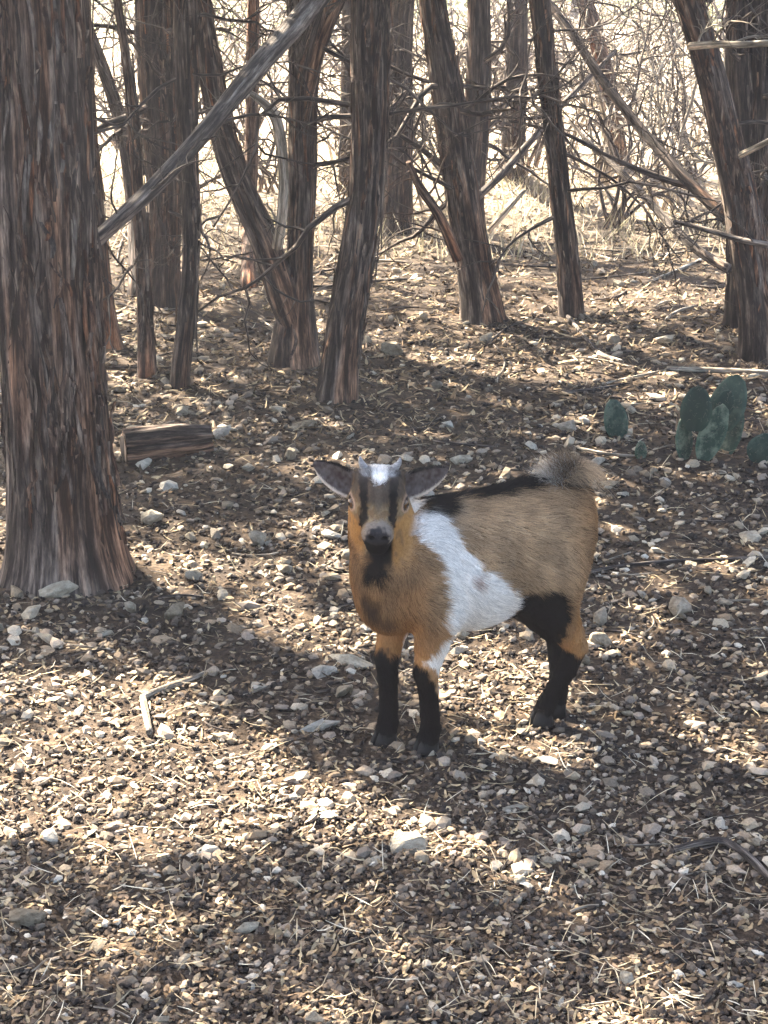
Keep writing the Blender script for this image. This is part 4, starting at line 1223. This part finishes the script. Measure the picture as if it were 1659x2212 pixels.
# ------------------------------------------------------------------ sticks and logs
def stick(pl, mat, label, seed, name="fallen_stick", group="sticks fallen on the ground", lift=0.6, forks=0):
    """pl: (px, py, width_px) on the ground"""
    rng = np.random.default_rng(seed)
    pts, rad = [], []
    for x, y, w in pl:
        p = ground_at(x, y); r = 0.5 * w * float(project(p)[2]) / FPX
        p[2] += r * lift + 0.004; pts.append(p); rad.append(r)
    o = pts[0].copy(); a = Acc()
    tube(a, np.array(pts) - o, rad, 8, rough=min(rad) * 0.35, rfreq=120, sfreq=9, seed=seed, sub=4)
    for k in range(forks):
        i = rng.integers(0, len(pts) - 1)
        d = pts[i + 1] - pts[i]; L = np.linalg.norm(d); d /= L
        q = np.array([-d[1], d[0], 0.15]) * rng.choice([-1, 1]) + d * 0.9
        e = pts[i] + q * L * rng.uniform(0.4, 0.8); e[2] = ground_h(e[0], e[1]) + 0.02
        tube(a, np.array([pts[i], (pts[i] + e) / 2 + rng.normal(0, .01, 3), e]) - o, [rad[i] * 0.7, rad[i] * 0.5, rad[i] * 0.25], 6, sub=3)
    ob = a.obj(name, mat, None, origin=None); ob.location = tuple(o)
    return tag(ob, label, "stick", group)

stick([(440, 1458, 8), (420, 1470, 11), (370, 1488, 13), (322, 1508, 14), (307, 1516, 14)], PALEWOOD, "longer arm of the pale snapped stick in the sun patch", 1)
stick([(309, 1513, 14), (316, 1550, 14), (323, 1590, 13)], PALEWOOD, "shorter arm of the pale snapped stick in the sun patch", 2)
stick([(1262, 1242, 7), (1340, 1228, 8), (1450, 1218, 9), (1560, 1214, 9), (1700, 1208, 10)], DEADWOOD, "long straight grey stick behind the goat's hind quarters", 3)
stick([(1440, 800, 9), (1500, 803, 12), (1580, 808, 13), (1720, 815, 14)], PALEWOOD, "long sun bleached pole lying behind the prickly pear", 4)
stick([(1455, 1846, 10), (1510, 1834, 13), (1562, 1832, 16), (1610, 1862, 17), (1659, 1910, 15), (1700, 1950, 12)], DEADWOOD, "curved strip of bark arching over dark soil", 5, lift=1.6)
stick([(1212, 668, 7), (1240, 705, 9), (1270, 742, 10), (1292, 768, 11)], DEADWOOD, "upper arm of fallen forked stick by the slender trunk", 6)
stick([(1292, 768, 11), (1315, 776, 9), (1345, 786, 8)], PALEWOOD, "lower arm of fallen forked stick by the slender trunk", 7)
stick([(1400, 612, 5), (1460, 588, 6), (1520, 562, 7)], PALEWOOD, "pale straight stick near the double trunk's foot", 8)
stick([(0, 1483, 6), (40, 1478, 7), (75, 1480, 6)], PALEWOOD, "short pale stick in the sunlit litter below the largest trunk", 9)
stick([(1125, 1420, 4), (1200, 1412, 5), (1260, 1420, 4)], DEADWOOD, "thin grey stick behind the goat's black legs", 10)
stick([(680, 632, 7), (720, 622, 9), (800, 612, 8), (880, 606, 5)], DEADWOOD, "grey branch lying between the forked and curved trunks", 11, forks=1)
stick([(560, 690, 5), (590, 716, 8), (608, 728, 9)], PALEWOOD, "short stick leaning at the forked trunk's foot", 12)
stick([(1085, 1885, 6), (1105, 1850, 6), (1112, 1820, 4)], DEADWOOD, "small crooked twig by the tilted flat stone", 13)
stick([(890, 1880, 3), (905, 1920, 4), (885, 1965, 4)], DEADWOOD, "dark crooked twig below the tilted flat stone", 14)

rs = np.random.default_rng(19)
def rnd_stick(n, ylo, yhi, lpx, wpx, label, group, mats):
    for k in range(n):
        px, py = rs.uniform(-20, 1680), rs.uniform(ylo, yhi)
        if 780 < px < 1000 and 1540 < py < 1640: continue
        an = rs.normal(0, 0.45) if rs.random() < 0.75 else rs.uniform(-1.5, 1.5)
        L = rs.uniform(*lpx); w = rs.uniform(*wpx); c = rs.normal(0, 0.35)
        pl = [(px + L * t * math.cos(an + c * t), py + 0.45 * L * t * math.sin(an + c * t), w * (1 - 0.5 * abs(t))) for t in (-0.5, -0.2, 0.15, 0.5)]
        pl = [(x, max(y, 480), w_) for x, y, w_ in pl]
        mt = mats[rs.integers(len(mats))]; fk = int(rs.random() < 0.25)
        adj = {PALEWOOD: "bleached pale", DEADWOOD: "weathered grey", TWIG: "dark brown"}[mt] + (" forked" if fk else " unforked") + (" long" if L > sum(lpx) / 2 else " short")
        stick(pl, mt, label % adj, 200 + k + int(ylo), group=group, lift=rs.uniform(0.7, 1.6), forks=fk)
rnd_stick(46, 1420, 2230, (40, 105), (3.2, 6.0), "%s dry twig lying loose on the near soil", "twigs on the near soil", [PALEWOOD, DEADWOOD, DEADWOOD, TWIG])
rnd_stick(46, 880, 1420, (45, 150), (3.0, 6.0), "%s dry twig in the litter around the goat and trunks", "twigs around the goat", [DEADWOOD, TWIG, PALEWOOD])
rnd_stick(70, 520, 880, (60, 240), (3.0, 6.5), "%s fallen branch on the ground between the background trunks", "fallen branches among the trunks", [DEADWOOD, DEADWOOD, PALEWOOD, TWIG])

def split_log():
    p = ground_at(268, 1002); q = ground_at(455, 975)
    root = empty("split_log", tuple(p)); tag(root, "weathered split log with dark sawn end lying behind the largest trunk", "log")
    a = Acc()
    d = q - p
    pts = np.array([p * 0 + d * t + np.array([0, 0.02, 0.046 - 0.010 * t]) for t in np.linspace(0, 1, 9)])
    tube(a, pts, np.array([0.048, 0.052, 0.050, 0.050, 0.047, 0.045, 0.040, 0.036, 0.028]), 72, rough=0.022, rfreq=42, sfreq=2.2, seed=71, sub=5)
    a.obj("wood", BARK, root)
    a = Acc()
    th = np.linspace(0, 2 * np.pi, 20, endpoint=False)
    u = d / np.linalg.norm(d)
    sd = np.array([-u[1], u[0], 0])
    v = [np.array([0, 0.02, 0.046]) - u * 0.004 + (sd * math.cos(t) + np.array([0, 0, 1]) * math.sin(t)) * 0.046 for t in th] + [np.array([0, 0.02, 0.046]) - u * 0.007]
    a.add(v, [(i, (i + 1) % 20, 20) for i in range(20)], None, np.array(v) * 0.3)
    a.obj("sawn_end", BARK_DARK, root)
split_log()

# ------------------------------------------------------------------ prickly pear
def pad_material():
    m = NT("prickly_pear_skin")
    tc = m.n("ShaderNodeTexCoord"); P = tc.outputs["Object"]
    n1 = m.noise(P, 12, 5, 0.6); n3 = m.noise(P, 45, 5, 0.7)
    vo = m.n("ShaderNodeTexVoronoi"); vo.inputs["Scale"].default_value = 42; m.l(P, vo.inputs["Vector"])
    base = m.ramp(n1, [(0.3, (0.010, 0.022, 0.014)), (0.6, (0.018, 0.037, 0.023)), (0.8, (0.038, 0.060, 0.037))])
    dots = m.ramp(vo.outputs["Distance"], [(0.04, (1.5, 1.45, 1.3)), (0.09, (1, 1, 1))])
    col = m.mul(base, dots)
    scar = m.ramp(m.noise(P, 16, 7, 0.75), [(0.46, (0, 0, 0)), (0.58, (1, 1, 1))])
    a = m.attr("col")
    sp = m.n("ShaderNodeSeparateColor"); m.l(a.outputs["Color"], sp.inputs[0])
    gg = m.n("ShaderNodeCombineColor")
    for q in range(3): m.l(sp.outputs[1], gg.inputs[q])
    col = m.mul(col, gg.outputs[0])
    rr_ = m.n("ShaderNodeCombineColor")
    for q in range(3): m.l(sp.outputs[0], rr_.inputs[q])
    mm = m.mul(scar, rr_.outputs[0])
    mx = m.n("ShaderNodeMix", data_type='RGBA'); m.l(mm, mx.inputs[0]); m.l(col, mx.inputs[6]); mx.inputs[7].default_value = (0.155, 0.185, 0.125, 1)
    m.principled(mx.outputs[2], 0.6, m.bump(n3, 0.35, 0.006), 0.35)
    return m.m
PADM = pad_material()
m_ = NT("cactus_spine"); m_.principled((0.16, 0.145, 0.11), 0.7); SPINE = m_.m

def pad(root, o, bpx, tpx, wpx, Y, turn, scar, seed, lean=0.0):
    rng = np.random.default_rng(seed)
    b = at_depth(bpx[0], bpx[1], Y); t = at_depth(tpx[0], tpx[1], Y + lean)
    up = t - b; L = np.linalg.norm(up); up /= L
    vw = CAM - b; vw /= np.linalg.norm(vw)
    n = vw * math.cos(turn) + np.cross(up, vw) * math.sin(turn)
    n -= (n @ up) * up; n /= np.linalg.norm(n)
    s = np.cross(up, n)
    W = 0.5 * wpx * float(project(b)[2]) / FPX / max(abs(math.cos(turn)), 0.3)
    nu, nv = 14, 18
    V = []
    for side in (1, -1):
        for i in range(nu + 1):
            u = i / nu
            half = W * (math.sin(math.pi * min(u * 0.90 + 0.055, 1) ** 0.86) ** 0.62 if u < 0.999 else 0.02)
            for j in range(nv + 1):
                v = -1 + 2 * j / nv
                th = 0.011 * math.sqrt(max(0, 1 - v * v)) * (0.35 + 0.65 * math.sin(math.pi * min(max(u, 0.04), 0.97)) ** 0.5)
                bend = 0.05 * L * (u - 0.5) ** 2 + 0.10 * W * v * v
                p = b + up * (u * L) + s * (v * half) + n * (side * th + bend + rng.normal(0, 0.0009))
                V.append(p - o)
    m = (nu + 1) * (nv + 1); f = []
    for i in range(nu):
        for j in range(nv):
            q = i * (nv + 1) + j
            f.append((q, q + 1, q + nv + 2, q + nv + 1)); f.append((m + q, m + q + nv + 1, m + q + nv + 2, m + q + 1))
    edge = np.tile(np.abs(np.linspace(-1, 1, nv + 1)) ** 6, (nu + 1) * 2)
    cc = np.stack([np.full(len(V), scar), 1.0 + (0.55 + 0.9 * scar) * edge + 0.5 * scar, np.zeros(len(V))], -1)
    a = Acc(); a.add(V, f, cc)
    po = a.obj("pad", PADM, root)
    a = Acc()
    for k in range(26):
        u = rng.uniform(0.15, 0.98); v = rng.uniform(-0.95, 0.95)
        half = W * math.sin(math.pi * min(u * 0.90 + 0.055, 1) ** 0.86) ** 0.62
        p = b + up * (u * L) + s * (v * half) + n * (0.008 + 0.05 * L * (u - 0.5) ** 2 + 0.10 * W * v * v) - o
        for _ in range(3):
            d = n + rng.normal(0, 0.5, 3); d /= np.linalg.norm(d)
            tube(a, [p, p + d * rng.uniform(0.006, 0.014)], [0.0006, 0.0002], 3, cap=False)
    so = a.obj("spines", SPINE, po); so["kind"] = "stuff"
    return po

o = ground_at(1530, 992)
cr = empty("prickly_pear", tuple(o)); tag(cr, "clump of prickly pear with overlapping dark green and scarred grey pads", "cactus")
Yc = float(o[1])
pad(cr, o, (1478, 992), (1474, 900), 36, Yc, 0.75, 1.0, 1)
pad(cr, o, (1500, 930), (1508, 832), 68, Yc - 0.09, 0.10, 0.0, 2)
pad(cr, o, (1516, 992), (1562, 872), 56, Yc - 0.05, 0.55, 1.0, 3)
pad(cr, o, (1552, 930), (1597, 810), 78, Yc + 0.04, -0.35, 0.25, 4, 0.03)
pad(cr, o, (1550, 992), (1602, 880), 56, Yc + 0.09, -0.5, 0.7, 5)
pad(cr, o, (1556, 900), (1574, 842), 44, Yc - 0.02, 0.3, 0.0, 6)
o = ground_at(1336, 945)
cr = empty("prickly_pear", tuple(o)); tag(cr, "single upright leaf shaped cactus pad right of the goat's tail", "cactus")
pad(cr, o, (1338, 948), (1318, 862), 52, float(o[1]), 0.45, 0.5, 8)
o = ground_at(1383, 990)
cr = empty("prickly_pear", tuple(o)); tag(cr, "tiny new cactus pad sprouting between single pad and clump", "cactus")
pad(cr, o, (1384, 994), (1384, 952), 26, float(o[1]), 0.2, 0.9, 9)
o = ground_at(1655, 1000)
cr = empty("prickly_pear", tuple(o)); tag(cr, "round green cactus pad low on the soil right of the clump", "cactus")
pad(cr, o, (1640, 1002), (1668, 936), 78, float(o[1]), 0.2, 0.2, 10)

# ------------------------------------------------------------------ small stuff on the ground
def scatter(n, y0, y1, rng, power=2.0):
    """spots on the ground, thinning with distance as the eye sees them"""
    u = rng.random(n)
    a, b = y0 ** (1 - power), y1 ** (1 - power)
    y = (a + u * (b - a)) ** (1 / (1 - power))
    x = rng.uniform(-1, 1, n) * (0.55 + 0.29 * y)
    k = ~((np.hypot(x - GO[0], y - GO[1]) < 0.0))
    return x[k], y[k]

ICO = None
def ico():
    global ICO
    if ICO is None:
        t = (1 + 5 ** 0.5) / 2
        v = np.array([(-1, t, 0), (1, t, 0), (-1, -t, 0), (1, -t, 0), (0, -1, t), (0, 1, t), (0, -1, -t), (0, 1, -t), (t, 0, -1), (t, 0, 1), (-t, 0, -1), (-t, 0, 1)], float)
        v /= np.linalg.norm(v[0])
        f = np.array([(0, 11, 5), (0, 5, 1), (0, 1, 7), (0, 7, 10), (0, 10, 11), (1, 5, 9), (5, 11, 4), (11, 10, 2), (10, 7, 6), (7, 1, 8), (3, 9, 4), (3, 4, 2), (3, 2, 6), (3, 6, 8), (3, 8, 9), (4, 9, 5), (2, 4, 11), (6, 2, 10), (8, 6, 7), (9, 8, 1)])
        ICO = (v, f)
    return ICO

def rot_rand(n, rng, tilt):
    az = rng.uniform(0, 2 * np.pi, n); tx = rng.normal(0, tilt, n); ty = rng.normal(0, tilt, n)
    c, s = np.cos(az), np.sin(az); z = np.zeros(n); o = np.ones(n)
    A = np.stack([np.stack([c, -s, z], -1), np.stack([s, c, z], -1), np.stack([z, z, o], -1)], 1)
    B = np.stack([np.stack([o, z, z], -1), np.stack([z, np.cos(tx), -np.sin(tx)], -1), np.stack([z, np.sin(tx), np.cos(tx)], -1)], 1)
    Cc = np.stack([np.stack([np.cos(ty), z, np.sin(ty)], -1), np.stack([z, o, z], -1), np.stack([-np.sin(ty), z, np.cos(ty)], -1)], 1)
    return B @ Cc @ A

def litter_material(name, rough=0.9):
    m = NT(name)
    tc = m.n("ShaderNodeTexCoord")
    n1 = m.noise(tc.outputs["Object"], 260, 3, 0.6)
    m.principled(m.mul(m.attr("col").outputs["Color"], m.ramp(n1, [(0.3, (0.7, 0.7, 0.7)), (0.7, (1.15, 1.15, 1.15))])), rough, None, 0.2)
    return m.m
LIT_M = litter_material("ground_litter")

def pebbles(name, n, y0, y1, size, dims, jit, palette, rng, smooth, sink, clump, label, power=2.0):
    x, y = scatter(n, y0, y1, rng, power)
    k = rng.random(len(x)) < sstep(clump[0], clump[1], n2(x, y, clump[2], clump[3])) + clump[4]
    x, y = x[k], y[k]; n = len(x)
    iv, f = ico()
    s = size[0] * (size[1] / size[0]) ** (rng.random(n) ** 1.6) * np.clip(y / 3.2, 0.9, 2.4) ** 0.6
    D = np.array(dims) * rng.uniform(0.8, 1.25, (n, 3))
    v = iv[None] * (1 + rng.normal(0, jit, (n, 12, 3))) * (D * s[:, None])[:, None, :]
    v = np.einsum('nij,nkj->nki', rot_rand(n, rng, 0.25), v)
    z = ground_h(x, y) + s * D[:, 2] * (1 - sink)
    v = v + np.stack([x, y, z], -1)[:, None, :]
    pal = np.array(palette); c = pal[rng.integers(len(pal), size=n)] * rng.uniform(0.7, 1.25, (n, 1))
    a = Acc(); a.add(v.reshape(-1, 3), (np.arange(n)[:, None, None] * 12 + f[None]).reshape(-1, 3), np.repeat(c, 12, 0))
    o = a.obj(name, LIT_M, None, smooth)
    tag(o, label, name.replace("_", " "), kind="stuff")

def flakes(name, n, y0, y1, ln, wd, palette, rng, label, tilt=0.35, lift=0.5, power=2.0, curl=0.3):
    x, y = scatter(n, y0, y1, rng, power)
    n = len(x); far = np.clip(y / 3.2, 0.9, 3.0) ** 0.75
    L = rng.uniform(*ln, n) * far; W = rng.uniform(*wd, n) * far
    t = np.array([-1, -0.3, 0.4, 1.0])
    pr = np.array([0.35, 1.0, 0.9, 0.25])
    cz = rng.normal(0, curl, n)
    P = np.zeros((n, 8, 3))
    for i in range(4):
        for j, sg in enumerate((-1, 1)):
            P[:, i * 2 + j, 0] = L * t[i]; P[:, i * 2 + j, 1] = W * pr[i] * sg
            P[:, i * 2 + j, 2] = cz * L * (t[i] ** 2) * 0.7 + W * 0.25 * sg * rng.normal(0, 1, n)
    v = np.einsum('nij,nkj->nki', rot_rand(n, rng, tilt), P)
    z = ground_h(x, y) + 0.004 + lift * rng.random(n) * 0.012
    v = v + np.stack([x, y, z], -1)[:, None, :]
    f = np.array([(0, 1, 3, 2), (2, 3, 5, 4), (4, 5, 7, 6)])
    pal = np.array(palette); c = pal[rng.integers(len(pal), size=n)] * rng.uniform(0.6, 1.3, (n, 1))
    a = Acc(); a.add(v.reshape(-1, 3), (np.arange(n)[:, None, None] * 8 + f[None]).reshape(-1, 4), np.repeat(c, 8, 0))
    o = a.obj(name, LIT_M, None, False)
    tag(o, label, name.replace("_", " "), kind="stuff")

g = np.random.default_rng(23)
STONE_P = [(0.42, 0.345, 0.25), (0.33, 0.255, 0.17), (0.25, 0.18, 0.115), (0.47, 0.41, 0.32), (0.18, 0.14, 0.10), (0.33, 0.26, 0.19), (0.21, 0.165, 0.125)]
PELLET_P = [(0.055, 0.037, 0.026), (0.038, 0.028, 0.022), (0.075, 0.052, 0.036), (0.12, 0.085, 0.058), (0.030, 0.023, 0.019)]
LITTER_P = [(0.17, 0.112, 0.062), (0.29, 0.21, 0.120), (0.10, 0.066, 0.040), (0.37, 0.285, 0.17), (0.06, 0.040, 0.027), (0.16, 0.11, 0.072)]
STRAW_P = [(0.42, 0.34, 0.22), (0.30, 0.24, 0.15), (0.22, 0.18, 0.125), (0.50, 0.44, 0.33)]
pebbles("gravel", 14500, 1.7, 8.5, (0.0030, 0.0125), (1.0, 0.75, 0.48), 0.22, STONE_P, g, False, 0.35, (0.25, 0.65, 2.4, 61, 0.25), "pale limestone gravel mixed into the soil")
pebbles("soil_crumbs", 24000, 1.7, 7.5, (0.0035, 0.011), (1.0, 0.85, 0.65), 0.20, [(0.028, 0.022, 0.018), (0.045, 0.034, 0.027), (0.075, 0.056, 0.042), (0.14, 0.108, 0.078)], g, False, 0.3, (0.2, 0.5, 3.0, 62, 0.4), "dark crumbs of loose soil")
pebbles("goat_droppings", 19000, 1.7, 6.0, (0.0042, 0.0064), (1.15, 0.85, 0.80), 0.05, PELLET_P, g, True, 0.15, (0.35, 0.60, 1.6, 63, 0.22), "round dark brown goat droppings strewn over the near soil", 2.6)
pebbles("limestone_rubble", 4200, 2.4, 9.0, (0.007, 0.022), (1.0, 0.75, 0.42), 0.25, STONE_P[:3] + STONE_P[4:], g, False, 0.25, (0.35, 0.60, 1.3, 66, 0.25), "loose limestone rubble between the trunks and the goat", 1.4)
flakes("leaf_litter", 30000, 1.7, 11.0, (0.004, 0.013), (0.0016, 0.005), LITTER_P, g, "dry brown leaf and bark litter")
flakes("bark_litter", 14000, 5.2, 14.0, (0.008, 0.028), (0.0014, 0.004), LITTER_P, g, "brown bark shreds and dry twigs littering the ground among the trunks", power=1.2)
flakes("dry_straw", 3600, 1.7, 9.0, (0.014, 0.042), (0.0006, 0.0013), STRAW_P, g, "thin pale straws and dry stems in the litter", tilt=0.22, lift=1.2)

# ------------------------------------------------------------------ clearing and scrub behind the wood
def grass():
    rng = np.random.default_rng(8)
    n = 30000
    y = 9.0 + 24 * rng.random(n) ** 1.6; x = rng.uniform(-1, 1, n) * (1.2 + 0.31 * y)
    k = rng.random(n) < sstep(0.35, 0.6, n2(x, y, 0.9, 71)) * sstep(8.5, 13, y) + 0.12
    x, y = x[k], y[k]; n = len(x)
    z = ground_h(x, y)
    h = rng.uniform(0.05, 0.20, n); w = rng.uniform(0.003, 0.008, n) * (y / 10); az = rng.uniform(0, 6.28, n)
    lx, ly = rng.normal(0, 0.5, n) * h, rng.normal(0, 0.5, n) * h
    A = np.stack([x - np.cos(az) * w, y - np.sin(az) * w, z - 0.01], -1); B = np.stack([x + np.cos(az) * w, y + np.sin(az) * w, z - 0.01], -1)
    T = np.stack([x + lx, y + ly, z + h], -1)
    c = np.array([(0.48, 0.41, 0.30), (0.38, 0.32, 0.22), (0.56, 0.50, 0.39), (0.28, 0.25, 0.16)])[rng.integers(4, size=n)]
    a = Acc(); a.add(np.stack([A, B, T], 1).reshape(-1, 3), np.arange(n * 3).reshape(-1, 3), np.repeat(c, 3, 0))
    m = leaf_material("dry_grass", (1, 1, 1), (1, 1, 1), 0.4)
    tag(a.obj("dry_grass", m, None, False), "sunlit pale dry grass in the clearing behind the wood", "grass", kind="stuff")
grass()

def shrub(x, y, h, seed, label, leafy, green, nst, name, group, mat, kids=7):
    rng = np.random.default_rng(seed)
    z = float(ground_h(x, y))
    root = empty(name, (x, y, z)); tag(root, label, "shrub", group)
    a = Acc()
    tips = []
    for k in range(nst):
        an = rng.uniform(0, 6.28); sp = rng.uniform(0.15, 0.9)
        d = np.array([math.cos(an) * sp, math.sin(an) * sp, 1.0])
        n0 = a.n
        grow(a, rng.normal(0, 0.06, 3) * np.array([1, 1, 0]), d, h * rng.uniform(0.7, 1.15), 0.013 * h ** 0.5 * rng.uniform(0.7, 1.2), rng, kids=kids, droop=rng.uniform(0, 0.05), wob=0.22, zmin=-9)
    a.obj("stems", mat, root)
    if leafy:
        V = np.concatenate(a.v)
        V = V[V[:, 2] > h * 0.15]
        p = V[rng.integers(len(V), size=leafy)] + rng.normal(0, 0.06, (leafy, 3)) * h ** 0.5
        dr = rng.normal(0, 1, (leafy, 3)); dr /= np.linalg.norm(dr, axis=1)[:, None]
        sd = np.cross(dr, rng.normal(0, 1, (leafy, 3))); sd /= np.linalg.norm(sd, axis=1)[:, None]
        s = rng.uniform(0.012, 0.032, (leafy, 1)) * (0.5 + y / 22)
        v = np.stack([p - dr * s, p + sd * s * 0.5, p + dr * s, p - sd * s * 0.5], 1).reshape(-1, 3)
        b = Acc(); b.add(v, np.arange(leafy * 4).reshape(-1, 4), np.repeat(rng.uniform(0.55, 1.35, (leafy, 1)) * np.ones(3), 4, 0))
        b.obj("foliage", green, root, False)

sr = np.random.default_rng(99)
for k, (x, y, h) in enumerate([(-3.1, 12.2, 1.4), (-1.9, 13.4, 1.7), (-0.9, 12.0, 1.3), (-0.35, 14.2, 1.8), (0.55, 12.6, 1.3), (1.25, 13.6, 1.8), (2.0, 11.2, 1.4), (2.6, 12.8, 1.9), (3.4, 12.0, 1.7), (1.75, 14.8, 2.0), (-2.7, 15.6, 2.0), (0.9, 15.9, 2.0), (3.1, 15.2, 2.1), (-1.4, 16.4, 2.0), (-4.2, 14.0, 1.9), (4.4, 14.6, 2.0), (2.3, 17.0, 2.2), (1.5, 10.4, 1.3), (2.7, 10.2, 1.3), (-1.5, 10.9, 1.3), (-2.3, 11.4, 1.4), (0.2, 11.0, 1.2), (3.0, 13.9, 1.9), (0.1, 13.2, 1.7), (1.7, 12.4, 1.6)]):
    shrub(x, y, h, 300 + k, "%s twiggy shrub %s at the edge of the sunlit clearing" % ("pale straw coloured" if k % 3 == 0 else "dark brown", "with some dry leaves" if k % 2 else "without leaves"), 150 if k % 2 else 0, DRYLEAF, 7, "bare_shrub", "bare shrubs at the clearing's edge", PALEWOOD if k % 3 == 0 else TWIG)
for k in range(22):
    y = sr.uniform(19, 34); x = sr.uniform(-1, 1) * (0.30 * y + 1.5); h = sr.uniform(1.8, 3.6)
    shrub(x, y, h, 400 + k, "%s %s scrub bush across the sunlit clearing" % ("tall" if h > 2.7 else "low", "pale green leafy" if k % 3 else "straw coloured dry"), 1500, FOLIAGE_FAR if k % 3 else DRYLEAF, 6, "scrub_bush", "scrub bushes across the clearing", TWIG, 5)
def far_tree(x, y, h, seed):
    rng = np.random.default_rng(seed); z = float(ground_h(x, y))
    root = empty("distant_tree", (x, y, z)); tag(root, "hazy distant tree beyond the scrub", "tree", "distant trees beyond the clearing")
    a = Acc(); tube(a, [(0, 0, -0.2), (rng.normal(0, .1), 0, h * 0.4), (rng.normal(0, .3), 0, h * 0.85)], [0.16, 0.12, 0.03], 8, sub=4); a.obj("trunk", BARK_DARK, root)
    n = 2600
    c = rng.normal(0, 1, (14, 3)) * np.array([0.30, 0.30, 0.24]) * h + np.array([0, 0, h * 0.6])
    p = c[rng.integers(14, size=n)] + rng.normal(0, 0.10 * h, (n, 3)); p[:, 2] = np.abs(p[:, 2] - 0.25) + 0.25
    dr = rng.normal(0, 1, (n, 3)); dr /= np.linalg.norm(dr, axis=1)[:, None]; sd = np.cross(dr, rng.normal(0, 1, (n, 3))); sd /= np.linalg.norm(sd, axis=1)[:, None]
    s = rng.uniform(0.07, 0.18, (n, 1))
    v = np.stack([p - dr * s, p + sd * s * 0.6, p + dr * s, p - sd * s * 0.6], 1).reshape(-1, 3)
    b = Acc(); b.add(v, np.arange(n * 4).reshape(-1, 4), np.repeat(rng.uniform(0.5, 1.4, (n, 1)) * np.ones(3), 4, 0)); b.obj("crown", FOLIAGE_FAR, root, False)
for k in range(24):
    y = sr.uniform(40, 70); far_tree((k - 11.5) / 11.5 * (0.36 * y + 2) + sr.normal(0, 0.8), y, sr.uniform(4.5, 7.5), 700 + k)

# ------------------------------------------------------------------ volume added to imitate veiling lens glare
def glare_haze():
    x0, x1, y0, y1, z0, z1 = -45, 45, -6, 85, -1.3, 12.0
    a = Acc()
    a.add([(x0, y0, z0), (x1, y0, z0), (x1, y1, z0), (x0, y1, z0), (x0, y0, z1), (x1, y0, z1), (x1, y1, z1), (x0, y1, z1)],
          [(0, 3, 2, 1), (4, 5, 6, 7), (0, 1, 5, 4), (1, 2, 6, 5), (2, 3, 7, 6), (3, 0, 4, 7)])
    m = bpy.data.materials.new("glare_haze"); m.use_nodes = True; nt = m.node_tree; nt.nodes.clear()
    out = nt.nodes.new("ShaderNodeOutputMaterial"); v = nt.nodes.new("ShaderNodeVolumePrincipled")
    v.inputs["Color"].default_value = (0.86, 0.86, 0.98, 1); v.inputs["Density"].default_value = GLARE_D; v.inputs["Anisotropy"].default_value = 0.35
    nt.links.new(v.outputs[0], out.inputs["Volume"])
    o = a.obj("glare_haze", m, None, False)
    tag(o, "thin pale volume added to imitate veiling lens glare", "glare_haze", kind="stuff")
GLARE_D = 0.0019
glare_haze()
